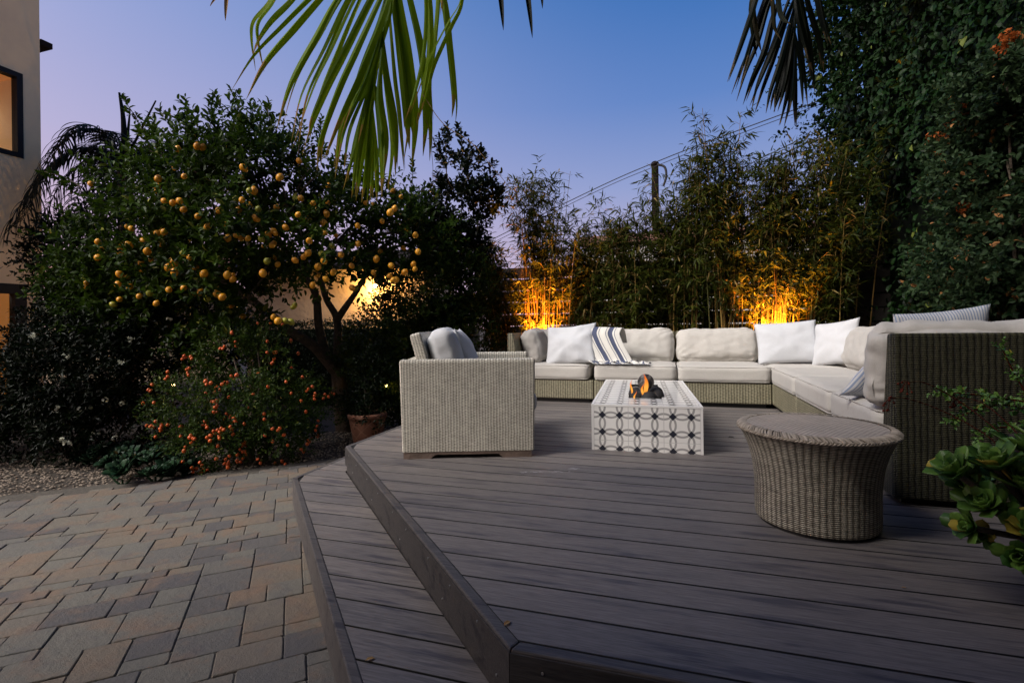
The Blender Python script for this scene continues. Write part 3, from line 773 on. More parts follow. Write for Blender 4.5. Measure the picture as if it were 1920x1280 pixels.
def throw():
    # path down the back cushion of the throw section, from behind its top edge to a crumpled end on the seat
    cx = -.78
    path = [(.07, 6.00, .68), (.06, 5.93, .80), (.05, 5.87, .845), (.035, 5.82, .842), (.02, 5.765, .78), (.05, 5.735, .70), (.09, 5.71, .62), (.135, 5.69, .545), (.17, 5.67, .48), (.19, 5.645, .452), (.20, 5.61, .447), (.215, 5.59, .448)]
    P = smooth_path(path, 5); nu = 36; W = .56
    V = []; UV = []; F = []
    for i, c in enumerate(P):
        f = i / (len(P) - 1)
        for j in range(nu + 1):
            u = j / nu; x = (u - .5) * W * (1 - .12 * f)
            rip = .006 * math.sin(u * 17 + f * 3) * (.4 + f) + .004 * math.sin(u * 33 + 1)
            V.append((cx + c[0] + x, c[1] - .012 + rip - .05 * (u - .5) * f, c[2] + .008 - .03 * u * (1 - f) + (.012 * math.sin(u * 21 + f * 9) if f > .8 else 0))); UV.append((u, f))
    n = len(P)
    for i in range(n - 1):
        for j in range(nu):
            a = i * (nu + 1) + j; F.append((a, a + 1, a + nu + 2, a + nu + 1))
    o = arrays('throw_blanket', np.array(V), np.array(F), M['throw'], None, None, True, np.array(UV))
    o.modifiers.new('thickness', 'SOLIDIFY').thickness = .007
    tag(o, 'white throw with navy stripes draped over a sofa back cushion', 'blanket')
    # crumpled fringed end, a part of the throw
    bm = bmesh.new(); r = random.Random(4)
    V = []; F = []; UV = []; m = 60; k = 14
    for i in range(m + 1):
        s = i / m
        for j in range(k + 1):
            q = j / k
            x = -.76 + .60 * s + .015 * math.sin(s * 23 + q * 4); y = 5.55 + .11 * q + .012 * math.sin(s * 31)
            z = .445 + .030 * math.sin(PI * q) * (.6 + .4 * math.sin(s * 26 + q * 5)) + .012 * math.sin(s * 41 + 7 * q) * math.sin(PI * q)
            V.append((x, y, z)); UV.append((s * 1.6 + .1 * math.sin(q * 6), q * 2 + s))
    for i in range(m):
        for j in range(k):
            a = i * (k + 1) + j; F.append((a, a + 1, a + k + 2, a + k + 1))
    e = arrays('crumpled_end', np.array(V), np.array(F), M['throw'], o, None, True, np.array(UV))
    fr = Acc()
    for i in range(60):
        s = i / 59; x = -.76 + .60 * s; b = np.array([x, 5.552, .447])
        fr.tube([b, b + (r.uniform(-.01, .01), -.02, .002), b + (r.uniform(-.02, .02), -.042, -.004)], .0022, .0012, 4, None, 2)
    fr.build('fringe', M['white_linen'], o)
throw()

# ------------------------------------------------------------------ armchair
ch = thing('wicker_armchair', 'square woven wicker armchair seen from its side at the left of the deck', 'armchair', (-1.68, 2.904, 0), R(18.8))
CW, CD = .90, .95          # local x = depth (back to front), y = width (away from the camera)
for y_ in (0, CD - .09):
    bm = bmesh.new(); pf = [(.02, 0), (.20, 0), (.23, .026), (.65, .026), (.68, 0), (.87, 0), (.87, .047), (.02, .047)]
    f0 = [bm.verts.new((x, y_ + .015, z)) for x, z in pf]; f1 = [bm.verts.new((x, y_ + .075, z)) for x, z in pf]
    bm.faces.new(f0); bm.faces.new(f1[::-1])
    for q_ in range(8): bm.faces.new((f0[q_], f1[q_], f1[(q_ + 1) % 8], f0[(q_ + 1) % 8]))
    bmesh.ops.recalc_face_normals(bm, faces=bm.faces[:]); frombm('skid', bm, M['skid'], ch)
def scallop_panel(name, x0, x1, y0, y1, z0, z1, taper, parent):
    """arm panel with a woven rolled rim that rises over every stake"""
    bm = bmesh.new()
    nx = 96
    prof = [(y0 + taper, z0), (y0, z1 - .02), (y0 + .004, z1 - .006), (y0 + .018, z1), (y1 - .018, z1), (y1 - .004, z1 - .006), (y1, z1 - .02), (y1 - taper * .3, z0)]
    rows = []
    for i in range(nx + 1):
        f = i / nx; x = x0 + (x1 - x0) * f
        e = .012 * (1 if i in (0, nx) else 0)
        lift = .0035 * abs(math.sin(x / .019 * PI * .5))
        rows.append([bm.verts.new((x + (taper * (.5 - f) * 2 * (1 - (z - z0) / (z1 - z0))), y + (e if y < (y0 + y1) / 2 else -e), z + (lift if z > z1 - .03 else 0) - (e * .6 if z > z1 - .03 else 0))) for y, z in prof])
    for a, b in zip(rows, rows[1:]):
        for k in range(len(prof)):
            bm.faces.new((a[k], b[k], b[(k + 1) % len(prof)], a[(k + 1) % len(prof)]))
    bm.faces.new(rows[0]); bm.faces.new(rows[-1][::-1])
    bmesh.ops.recalc_face_normals(bm, faces=bm.faces[:]); bm.normal_update(); box_uv(bm)
    return frombm(name, bm, M['wicker'], parent, False)
AH = .655
scallop_panel('arm_panel', 0, CW, 0, .085, .046, AH, .012, ch)
scallop_panel('arm_panel', 0, CW, CD - .085, CD, .046, AH, .012, ch)
boxes('rear_panel', [(.008, .075, .0865, CD - .0865, .05, AH - .006)], M['wicker'], ch, .012, True)
boxes('seat_base', [(.0765, CW - .03, .0865, CD - .0865, .05, .27)], M['wicker'], ch, .01, True)
bm = bmesh.new(); add_box(bm, -.04, .04, -.37, .37, -.02, .26); bevel(bm, .018, 3); box_uv(bm)
bm.transform(Matrix.Translation((.155, CD / 2, AH - .075)) @ Matrix.Rotation(R(-15), 4, 'Y'))
frombm('backrest', bm, M['wicker'], ch)
box_cushion('seat_cushion', .365, .38, .07, .05, M['white_linen'], ch, 31, .012, 0, .003, matrix=Matrix.Translation((.555, CD / 2, .345)))
bkm = frame((.300, CD / 2 - .02, .640), R(-90), R(16))
box_cushion('back_cushion', .33, .085, .215, .06, M['pin_linen'], ch, 32, .012, .035, .006, 16, matrix=bkm)
o = pillow('throw_pillow', .50, .48, .15, M['white_linen'], None, 33, pinch=.06, fold=.014)
o.matrix_world = Matrix.Translation((-1.68, 2.904, 0)) @ Matrix.Rotation(R(18.8), 4, 'Z') @ frame((.425, CD / 2 + .02, .635), R(-90), R(20))
tag(o, 'white pillow standing in the side-on wicker armchair', 'pillow')

# ------------------------------------------------------------------ fire table
ft = thing('fire_table', 'low tiled fire table with black and grey ring pattern', 'fire table', (-.50, 3.49, 0), R(2.8))
TW, TD, TH = .735, 1.60, .318
ox0, ox1, oy0, oy1 = .245, .49, .35, 1.25
def tile_table():
    bm = bmesh.new(); uv = bm.loops.layers.uv.verify(); tr = .015
    def quad(pts, uvs):
        f = bm.faces.new([bm.verts.new(p) for p in pts])
        for l, w in zip(f.loops, uvs): l[uv].uv = w
    T = .235
    # sides (tiles start at the top edge) and the ring-shaped top
    def side(p, q, L):
        quad([(*p, 0), (*q, 0), (*q, TH - .012), (*p, TH - .012)], [(0, 1 * T * 4 - TH + .012), (L, T * 4 - TH + .012), (L, T * 4), (0, T * 4)])
    i = tr
    side((i, 0), (TW - i, 0), TW - 2 * i); side((TW, i), (TW, TD - i), TD - 2 * i); side((TW - i, TD), (i, TD), TW - 2 * i); side((0, TD - i), (0, i), TD - 2 * i)
    def top(x0, x1, y0, y1):
        quad([(x0, y0, TH), (x1, y0, TH), (x1, y1, TH), (x0, y1, TH)], [(x0 - i, y0 - i), (x1 - i, y0 - i), (x1 - i, y1 - i), (x0 - i, y1 - i)])
    top(i, TW - i, i, oy0); top(i, ox0, oy0, oy1); top(ox1, TW - i, oy0, oy1); top(i, TW - i, oy1, TD - i)
    return frombm('tiles', bm, M['tile'], ft)
tile_table()
e = .015
for b_ in [(-.001, e - .0005, -.001, e - .0005, 0, TH - .0125), (TW - e + .0005, TW + .001, -.001, e - .0005, 0, TH - .0125), (-.001, e - .0005, TD - e + .0005, TD + .001, 0, TH - .0125), (TW - e + .0005, TW + .001, TD - e + .0005, TD + .001, 0, TH - .0125)]: boxes('corner_trim', [b_], M['tile_trim'], ft)
for b_ in [(-.002, TW + .002, -.002, e - .0005, TH - .012, TH + .002), (-.002, TW + .002, TD - e + .0005, TD + .002, TH - .012, TH + .002), (-.002, e - .0005, e, TD - e, TH - .012, TH + .002), (TW - e + .0005, TW + .002, e, TD - e, TH - .012, TH + .002)]: boxes('top_trim', [b_], M['tile_trim'], ft)
bm = bmesh.new()
for (x0, x1, y0, y1) in ((ox0 - .012, ox0, oy0, oy1), (ox1, ox1 + .012, oy0, oy1), (ox0 - .012, ox1 + .012, oy0 - .012, oy0), (ox0 - .012, ox1 + .012, oy1, oy1 + .012)): add_box(bm, x0, x1, y0, y1, TH - .16, TH - .001)
add_box(bm, ox0, ox1, oy0, oy1, TH - .17, TH - .16)
frombm('burner_tray', bm, M['black'], ft)
FM = Matrix.Translation((-.50, 3.49, 0)) @ Matrix.Rotation(R(2.8), 4, 'Z')
def sphere_bm(r, seg=24, ring=16):
    bm = bmesh.new(); bmesh.ops.create_uvsphere(bm, u_segments=seg, v_segments=ring, radius=r); return bm
balls = [(.305, .42, .300, .056, 'black ceramic fire ball at the near left of the fire pit'), (.395, .405, .304, .062, 'black ceramic fire ball in the front middle of the fire pit'),
         (.455, .47, .318, .058, 'grey brown ceramic fire ball at the near right of the fire pit'), (.36, .52, .315, .058, 'mottled ceramic fire ball behind the front black ones'),
         (.375, .47, .428, .062, 'mottled ceramic fire ball perched on top of the pile, behind the flame'), (.295, .55, .318, .055, 'small mottled fire ball at the left edge of the fire pit'),
         (.452, .60, .322, .060, 'dark fire ball at the right behind the grey brown one'), (.37, .66, .318, .058, 'fire ball half hidden at the back of the pile'), (.30, .68, .312, .055, 'fire ball at the back left of the pile')]
for i, (x, y, z, r, lb) in enumerate(balls):
    bm = sphere_bm(r)
    for v in bm.verts: v.co *= 1 + .03 * noise.noise(v.co * 18 + Vector((i, 0, 0)))
    o = frombm('fire_ball', bm, M['black_ball'] if i < 2 else M['ball'], None, True); o.location = FM @ Vector((x, y, z)); o.rotation_euler = (i * 1.3, i * .7, i * 2.1)
    tag(o, lb, 'fire ball', 'ceramic balls in the fire pit')
def flame(x, y, z, h, w, seed, label):
    r = random.Random(seed); V = []; F = []; T = []; n = 10; k = 14
    ph = r.uniform(0, 6)
    for i in range(k + 1):
        f = i / k; rad = w * (math.sin(PI * min(1, f * .9 + .12)) ** .8) * (1 - f) ** .55 + .0005
        cx = .016 * math.sin(f * 5 + ph) * f; cy = .008 * math.cos(f * 4 + ph) * f
        for j in range(n):
            a = 2 * PI * j / n; V.append((cx + rad * math.cos(a), cy + .5 * rad * math.sin(a), f * h)); T.append(f)
    for i in range(k):
        for j in range(n): F.append((i * n + j, i * n + (j + 1) % n, (i + 1) * n + (j + 1) % n, (i + 1) * n + j))
    o = arrays('flame', np.array(V), np.array(F), M['flame'], None, np.array(T)); o.location = FM @ Vector((x, y, z))
    return tag(o, label, 'flame', 'gas flames in the fire pit')
flame(.372, .395, .340, .175, .022, 2, 'tall orange flame rising in front of the topmost fire ball')
flame(.352, .385, .335, .10, .012, 9, 'short orange flame just left of the tall one')
flame(.292, .365, .30, .075, .008, 5, 'small thin flame at the near left rim of the fire pit')
flame(.270, .50, .33, .12, .010, 7, 'faint flame licking up the left side of the ball pile')

# ------------------------------------------------------------------ round stool
def stool():
    t = thing('wicker_stool', 'round woven wicker stool flaring out to its top', 'stool', (.622, 2.478, 0))
    prof = [(.228, .012), (.238, .02), (.240, .06), (.240, .14), (.243, .20), (.251, .26), (.266, .32), (.286, .37), (.302, .40)]
    n = 96; P = smooth_path([(a, 0, b) for a, b in prof], 4); V = []; UV = []; F = []
    L = np.concatenate([[0], np.cumsum(np.linalg.norm(np.diff(P, axis=0), axis=1))])
    for i in range(len(P)):
        for j in range(n + 1):
            a = 2 * PI * j / n; V.append((P[i][0] * math.cos(a), P[i][0] * math.sin(a), P[i][2])); UV.append((a / (2 * PI) * round(2 * PI * .25 / .025) * .025, L[i]))
    for i in range(len(P) - 1):
        for j in range(n): F.append((i * (n + 1) + j, i * (n + 1) + j + 1, (i + 1) * (n + 1) + j + 1, (i + 1) * (n + 1) + j))
    arrays('side', np.array(V), np.array(F), M['wicker_stool'], t, None, True, np.array(UV))
    # braided rim: two strands twisting round the edge
    ac = Acc()
    for s in range(3):
        pts = []
        for j in range(721):
            a = 2 * PI * j / 720; ph = a * 46 + s * 2 * PI / 3
            r = .304 + .0042 * math.cos(ph); pts.append((r * math.cos(a), r * math.sin(a), .405 + .0042 * math.sin(ph)))
        pts = np.array(pts); ac.add(*tube_arrays(pts, np.full(len(pts), .0040), 5), .3 + .2 * s)
    ac.build('braided_rim', M['rim'], t)
    # woven top: slightly domed disc; radial strands overlap the rim
    V = []; UV = []; F = []; rings = 20
    for i in range(rings + 1):
        r = .303 * i / rings
        for j in range(n):
            a = 2 * PI * j / n; x, y = r * math.cos(a), r * math.sin(a)
            z = .421 + .006 * (1 - (r / .303) ** 2) - .012 * max(0, (r - .27) / .033) ** 2
            V.append((x, y, z)); c, s = math.cos(.5), math.sin(.5); UV.append((x * c + y * s, -x * s + y * c))
    for i in range(rings):
        for j in range(n): F.append((i * n + j, i * n + (j + 1) % n, (i + 1) * n + (j + 1) % n, (i + 1) * n + j))
    arrays('top', np.array(V), np.array(F), M['wicker_top'], t, None, True, np.array(UV))
    ac = Acc(); r = random.Random(8)
    for j in range(230):
        a = 2 * PI * j / 230 + r.uniform(-.01, .01); a2 = a + .075 + r.uniform(-.02, .03)
        ac.tube([(.270 * math.cos(a), .270 * math.sin(a), .4225), (.293 * math.cos((a + a2) / 2), .293 * math.sin((a + a2) / 2), .4225), (.309 * math.cos(a2), .309 * math.sin(a2), .410)], .0042, .0036, 5, r.uniform(0, .7), 2)
    ac.build('strand_ends', M['rim'], t)
    bm = bmesh.new(); bmesh.ops.create_cone(bm, cap_ends=True, segments=48, radius1=.225, radius2=.225, depth=.012, matrix=Matrix.Translation((0, 0, .006)))
    frombm('foot_ring', bm, M['black'], t)
M['rim'] = leafmat('stool_strand', (.22, .19, .15), (.52, .45, .37), None, .5, 0.)
stool()

# ------------------------------------------------------------------ trees and shrubs
def fruits(name, spots, r, sy, mat, parent, seed=0, nip=True):
    bm = sphere_bm(r, 12, 9)
    for v in bm.verts:
        f = abs(v.co.z) / r; v.co.z *= sy
        if nip and f > .93: v.co.z *= 1.10
    me = bpy.data.meshes.new(name); bm.to_mesh(me); bm.free(); me.materials.append(mat)
    me.polygons.foreach_set('use_smooth', [True] * len(me.polygons)); rr = random.Random(seed)
    for p in spots:
        o = bpy.data.objects.new(name, me); col.objects.link(o); o.parent = parent; o.location = p
        s = rr.uniform(.82, 1.12); o.scale = (s, s, s); o.rotation_euler = (rr.uniform(-.9, .9), rr.uniform(-.9, .9), rr.uniform(0, 6))
LEMONS = [(-3.79,3.74,2.40), (-3.52,3.90,2.33), (-4.23,3.63,2.62), (-4.23,3.69,2.63), (-3.77,3.84,2.21), (-4.49,3.50,2.09), (-4.29,3.53,2.00), (-5.06,3.60,1.89), (-4.55,3.54,1.81), (-4.94,3.49,1.70), (-4.95,3.64,1.76), (-4.78,3.55,1.64), (-4.84,3.62,1.56), (-4.86,3.55,1.53), (-4.59,3.61,1.48), (-4.41,3.53,1.42), (-5.41,3.52,1.61), (-5.21,3.59,1.44), (-5.15,3.53,1.33), (-5.06,3.58,1.31), (-4.33,3.68,1.48), (-4.12,3.59,1.40), (-4.30,3.71,1.24), (-4.42,3.63,1.28), (-4.51,3.55,1.26), (-4.58,3.48,1.13), (-5.22,3.59,1.19), (-4.88,3.54,1.21), (-4.69,3.61,1.78), (-4.14,3.79,2.03), (-3.93,3.81,2.03), (-3.87,3.88,2.09), (-3.71,3.80,1.93), (-3.42,4.07,2.16), (-3.28,4.07,2.10), (-3.26,4.25,2.03), (-3.27,4.22,1.93), (-3.14,4.06,1.80), (-3.33,3.92,1.96), (-3.27,4.00,1.72), (-3.44,4.12,1.59), (-3.32,4.04,1.61), (-3.44,4.00,1.54), (-3.06,4.20,1.60), (-3.01,4.30,1.50), (-3.13,4.17,1.43), (-3.18,4.12,1.36), (-3.31,4.09,1.30), (-3.02,4.32,1.28), (-2.87,4.53,1.59), (-2.72,4.57,1.52), (-2.90,4.52,1.45), (-2.63,4.69,1.46), (-2.57,4.77,1.55), (-2.52,4.71,1.49), (-2.64,4.47,1.36), (-2.70,4.64,1.38), (-2.77,4.62,1.42), (-2.54,4.77,1.86), (-2.48,4.71,1.67), (-2.99,4.38,1.73), (-3.17,4.08,1.53), (-3.31,4.17,1.49), (-2.67,4.57,2.11), (-2.67,4.48,2.05), (-3.92,3.65,1.86), (-3.64,3.94,1.83), (-3.71,3.95,1.80), (-3.91,3.66,1.73), (-3.93,3.83,1.76), (-3.79,3.78,1.74), (-3.61,3.77,1.40), (-3.96,3.70,1.39), (-4.00,3.80,1.36), (-3.65,3.94,0.99), (-3.46,3.79,0.95), (-4.12,3.73,1.22), (-3.96,3.64,1.18), (-3.52,3.97,1.86)]
GREENS = [(-3.76,3.77,2.19), (-4.82,3.63,2.15), (-4.45,3.72,2.08), (-4.19,3.68,1.84), (-4.29,3.77,1.18), (-4.73,3.53,1.23), (-5.09,3.44,1.13), (-4.42,3.63,1.61), (-3.41,3.83,0.95), (-3.40,3.89,0.94), (-3.90,3.75,2.11), (-3.73,3.85,2.03), (-3.62,3.77,1.72), (-3.55,3.76,1.51), (-3.21,4.26,1.71), (-3.20,4.09,1.60), (-3.52,4.06,1.09), (-3.49,4.05,1.11)]
LEMON_BLOBS = [(-5.12,4.16,2.05, 0.80), (-4.35,4.31,2.21, 0.96), (-3.64,4.63,2.05, 0.69), (-5.95,4.10,1.68, 0.62), (-4.41,4.08,1.59, 0.60), (-5.10,4.18,2.54, 0.45), (-3.92,4.55,2.52, 0.48), (-3.19,5.09,2.02, 0.53), (-5.57,4.04,1.35, 0.48), (-4.15,4.16,1.42, 0.35), (-3.43,4.80,1.69, 0.30), (-4.37,4.41,2.77, 0.37), (-2.87,5.40,2.06, 0.41), (-4.95,4.12,1.12, 0.50), (-5.65,4.00,1.00, 0.46), (-4.40,4.20,1.15, 0.34), (-6.30,4.05,1.25, 0.42), (-2.70,5.50,1.80, .30)]
SPRIG_TIPS = [(-5.62,3.92,3.42), (-4.96,4.12,3.39), (-4.50,4.26,3.53), (-4.70,4.20,3.22), (-4.12,4.38,3.32), (-3.78,4.48,3.20), (-3.63,4.64,3.18), (-5.37,4.00,3.14), (-2.84,5.30,2.86), (-3.08,5.22,2.55), (-2.74,5.43,2.38), (-6.67,3.80,2.68)]
SPRIG_BASES = [(-5.39,4.09,2.82), (-5.05,4.20,2.82), (-4.29,4.33,2.77), (-4.62,4.23,2.78), (-4.07,4.40,2.83), (-3.79,4.48,2.77), (-3.63,4.63,2.74), (-5.18,4.05,2.73), (-2.91,5.28,2.23), (-3.09,5.22,2.11), (-2.87,5.39,1.99), (-6.29,3.92,2.51)]
DARKTREE = [(-2.50,6.24,2.86, 0.34), (-2.75,6.16,2.36, 0.46), (-2.74,6.27,3.29, 0.19), (-3.06,6.07,2.15, 0.37), (-2.33,6.29,2.57, 0.25), (-2.69,6.29,1.87, 0.43)]
MIDSHRUB = [(-2.89,5.70,1.24, 0.58), (-3.23,5.49,0.70, 0.53), (-3.38,5.24,0.26, 0.48), (-2.69,6.08,1.46, 0.50), (-2.65,5.98,0.68, 0.56), (-3.05,5.55,0.17, 0.47)]
KUMQUAT = [(-3.84,3.84,0.24, 0.52), (-4.20,3.62,0.16, 0.40), (-3.62,4.01,0.12, 0.40), (-3.98,3.79,0.50, 0.36), (-3.52,3.83,-0.05, 0.30), (-3.93,3.50,-0.15, 0.24), (-3.84,4.05,0.64, 0.27)]
JASMINE = [(-6.35,3.48,0.33, 0.50), (-5.64,3.49,0.45, 0.54), (-5.54,3.84,0.48, 0.51), (-5.99,3.28,-0.17, 0.32), (-5.43,3.45,-0.07, 0.40), (-6.31,3.70,0.77, 0.35), (-5.23,3.72,-0.00, 0.33), (-5.37,4.00,0.76, 0.35), (-6.72,3.16,0.14, 0.54), (-6.43,3.88,1.06, 0.30)]
BACKTREE = [(-8.43,5.25,1.95, 0.62), (-7.82,5.44,2.10, 0.69), (-8.26,4.99,1.25, 0.39), (-7.53,5.00,1.08, 0.64), (-6.62,5.08,0.92, 0.56), (-6.40,5.14,1.50, 0.56), (-5.92,5.29,0.76, 0.49), (-8.74,5.15,2.27, 0.27)]
BR1 = [(-3.91,5.28,0.38), (-3.91,5.28,0.71), (-3.92,5.28,1.00), (-4.01,5.20,1.24), (-3.98,5.05,1.49), (-3.96,4.85,1.78)]
BR2 = [(-3.92,5.28,0.98), (-3.78,5.27,1.14), (-3.62,5.27,1.33), (-3.36,5.24,1.68), (-3.06,5.23,1.98)]
BR3 = [(-3.91,5.28,0.31), (-4.05,5.03,0.65), (-4.18,4.78,0.85), (-4.39,4.40,1.21), (-4.80,4.17,1.56)]
BR4 = [(-4.00,5.15,0.58), (-4.07,5.13,0.91), (-4.09,5.12,1.24), (-4.04,4.93,1.42), (-4.13,4.69,1.71), (-4.21,4.46,2.16), (-4.29,4.33,2.60)]
cam = np.array([0, 0, .87])
tree = thing('lemon_tree', 'wide lemon tree heavy with yellow fruit', 'tree', (-3.85, 5.30, -.41))
tloc = np.array([-3.85, 5.30, -.41])
def rel(ps): return [tuple(np.array(p[:3]) - tloc) + tuple(p[3:]) for p in ps]
ac = Acc()
ac.tube(rel([(-3.83, 5.30, -.45), (-3.87, 5.29, -.10), (-3.91, 5.28, .38)]), .115, .085, 12)
ac.tube(rel(BR1), .060, .022, 9); ac.tube(rel(BR2), .048, .016, 8); ac.tube(rel(BR3), .075, .03, 9); ac.tube(rel(BR4), .058, .02, 9)
ac.build('trunk', M['bark'], tree)
ac = Acc(); rr = random.Random(12)
for i in range(46):
    b = LEMON_BLOBS[i % len(LEMON_BLOBS)]; c = np.array(b[:3]); j = np.array([-4.1, 4.6, 1.7])
    d = unit(np.array([rr.gauss(0, 1), rr.gauss(0, 1), rr.gauss(.4, 1)])); e = c + d * b[3] * .85
    s = j + (c - j) * .55
    ac.tube([s - tloc, (s + e) / 2 + np.array([rr.uniform(-.1, .1), rr.uniform(-.1, .1), .08]) - tloc, e - tloc], .016, .005, 5)
for a, b in zip(SPRIG_BASES, SPRIG_TIPS): ac.tube([np.array(a) - tloc, (np.array(a) + b) / 2 + np.array([.02, 0, .02]) - tloc, np.array(b) - tloc], .009, .003, 5)
ac.build('branches', M['bark'], tree)
P, D = blob_tips(LEMON_BLOBS, 3000, 3, shell=.45, thresh=-.14, nscale=2.4)
keep = ~((P[:, 0] > -4.2) & (P[:, 0] < -3.25) & (P[:, 2] < 1.45) & (P[:, 2] > .6))
P, D = P[keep], D[keep]
V1, F1, t1 = sprays(P - tloc, D, rng.uniform(.16, .34, len(P)), 9, .105, .052, 'oval', seed=4)
SP = []; SD = []
for a, b in zip(SPRIG_BASES, SPRIG_TIPS):
    a, b = np.array(a), np.array(b)
    for q in np.linspace(0, .86, 9):
        SP.append(a + (b - a) * q); d = unit(b - a) + rng.normal(0, .38, 3) * (1 - q * .7); SD.append(d)
SP, SD = np.array(SP), np.array(SD)
V2, F2, t2 = sprays(SP - tloc, SD, np.full(len(SP), .13), 7, .088, .044, 'oval', seed=6)
arrays('crown', np.vstack([V1, V2]), np.vstack([F1, F2 + len(V1)]), M['lemon_leaf'], tree, np.concatenate([t1, np.clip(t2 + .2, 0, .92)]), False)
fruits('lemon', [tuple((np.array(p) - cam) * 1.008 + cam - tloc) for p in LEMONS], .0325, 1.10, M['lemon'], tree, 2)
fruits('lemon', [tuple((np.array(p) - cam) * 1.01 + cam - tloc) for p in GREENS], .029, 1.12, M['green_lemon'], tree, 3)

lv = []; lf = []; q = random.Random(31)
while len(lv) < 75:
    b_ = LEMON_BLOBS[q.choice([0, 0, 1, 1, 1, 2, 2, 3, 4, 4, 5, 6, 7, 7, 8, 9])]; d = unit(np.array([q.gauss(0, 1), q.gauss(0, 1), q.gauss(0, .8)]))
    if np.dot(d, unit(cam - np.array(b_[:3]))) < .1: continue
    p = np.array(b_[:3]) + d * b_[3] * q.uniform(.92, 1.04)
    if p[2] > 2.6 or (p[0] > -4.1 and p[2] < 1.4): continue
    sb_ = sphere_bm(.029 * q.uniform(.85, 1.1), 10, 7); k0 = sum(len(x) for x in lv); rz_ = Matrix.Rotation(q.uniform(-.9, .9), 3, 'X') @ Matrix.Rotation(q.uniform(-.9, .9), 3, 'Y') @ Matrix.Diagonal((1, 1, 1.15))
    lv.append(np.array([(rz_ @ v.co)[:] for v in sb_.verts]) + p - tloc); lf += [[v.index + k0 for v in f.verts] + ([f.verts[2].index + k0] if len(f.verts) == 3 else []) for f in sb_.faces]; sb_.free()
ls = arrays('lemons', np.vstack(lv), np.array(lf), M['lemon'], tree); ls['kind'] = 'stuff'
def bush(name, label, cat, blobs, n, mat, base, trunk=None, seed=1, stem_mat='bark', **kw):
    t = thing(name, label, cat, base); b0 = np.array(base, float)
    bl = [(*(np.array(b[:3]) - b0), b[3]) for b in blobs]
    crown('crown', bl, n, M[mat], t, seed=seed, **kw)
    ac = Acc(); rr = random.Random(seed)
    for i in range(trunk or 7):
        c = np.array(bl[i % len(bl)][:3]); s = np.array([rr.uniform(-.08, .08), rr.uniform(-.08, .08), -.02])
        ac.tube([s, s * .5 + c * .5 + np.array([rr.uniform(-.08, .08), rr.uniform(-.08, .08), .05]), c + np.array([rr.uniform(-.1, .1), rr.uniform(-.1, .1), .1])], .022, .006, 6)
    ac.build('stems', M[stem_mat], t)
    return t
bush('citrus_tree', 'dark upright citrus tree rising above the right edge of the lemon tree', 'tree', DARKTREE, 620, 'dark_leaf', (-2.72, 6.25, -.41), 6, 8, L=.2, per=9, ll=.105, ww=.055, thresh=-.3, upbias=.8)
bush('leafy_shrub', 'bushy green shrub right behind the wicker armchair', 'shrub', MIDSHRUB, 3800, 'shrub_leaf', (-3.0, 5.6, -.41), 7, 9, L=.2, per=9, ll=.060, ww=.034, thresh=-.25)
kq = bush('kumquat_bush', 'round kumquat bush covered in small orange fruit', 'bush', KUMQUAT, 2200, 'shrub_leaf', (-3.80, 3.80, -.41), 7, 10, L=.15, per=9, ll=.050, ww=.022, shape='diamond', thresh=-.25)
kb = np.array([-3.80, 3.80, -.41]); spots = []
rr = random.Random(77); cam = np.array([0, 0, .87])
while len(spots) < 215:
    b = KUMQUAT[rr.choice([0, 0, 1, 1, 1, 2, 2, 3, 4, 4, 5, 5, 6])]; c = np.array(b[:3])
    d = unit(np.array([rr.gauss(0, 1), rr.gauss(0, 1), rr.gauss(-.2, .8)])); tc = unit(cam - c)
    if np.dot(d, tc) < .0: continue
    p = c + d * b[3] * rr.uniform(1.04, 1.22)
    if any(np.linalg.norm(p - np.array(o[:3])) < b[3] * .85 for o in KUMQUAT): continue
    spots.append(p)
    for _ in range(rr.choice([0, 0, 1, 2])):
        if len(spots) < 215: spots.append(p + np.array([rr.uniform(-.045, .045), rr.uniform(-.03, .03), rr.uniform(-.05, .03)]))
fruits('kumquat', [tuple(p - kb) for p in spots[:99]], .0145, 1.22, M['kumquat'], kq, 5, False)
fv = []; ff = []
for p in spots[99:]:
    b_ = sphere_bm(.0135, 8, 6); k0 = sum(len(x) for x in fv); rz_ = Matrix.Rotation(rr.uniform(-.9, .9), 3, 'X') @ Matrix.Rotation(rr.uniform(-.9, .9), 3, 'Y') @ Matrix.Diagonal((1, 1, 1.22))
    fv.append(np.array([(rz_ @ v.co)[:] for v in b_.verts]) + (p - kb)); ff += [[v.index + k0 for v in f.verts] + ([f.verts[2].index + k0] if len(f.verts) == 3 else []) for f in b_.faces]; b_.free()
ks = arrays('kumquats', np.vstack(fv), np.array(ff), M['kumquat'], kq); ks['kind'] = 'stuff'
jb = bush('jasmine_bush', 'dark jasmine bush with scattered white flowers by the house', 'bush', JASMINE, 3200, 'jasmine_leaf', (-5.80, 3.60, -.41), 8, 11, L=.2, per=9, ll=.075, ww=.030, shape='diamond', thresh=-.3)
def flower_cluster(parent, p, mat, r, n, size, seed, name='flower_cluster'):
    q = np.random.default_rng(seed); d = unit(q.normal(size=(n, 3))); B = d * r * q.uniform(.3, 1, n)[:, None]
    Pn = np.repeat(B, 5, 0); ang = np.tile(np.arange(5) * 1.2566, n)
    e1 = unit(np.cross(d, np.array([.2, .3, 1.]))); e2 = np.cross(d, e1)
    e1, e2 = np.repeat(e1, 5, 0), np.repeat(e2, 5, 0)
    dd = e1 * np.cos(ang)[:, None] + e2 * np.sin(ang)[:, None] + np.repeat(d, 5, 0) * .3
    V, F, t = leaves(Pn, dd, np.repeat(d, 5, 0), np.full(len(Pn), size), np.full(len(Pn), size * .6), 'diamond', q.uniform(0, .75, len(Pn)))
    o = arrays(name, V, F, mat, parent, t, False); o.location = p; return o
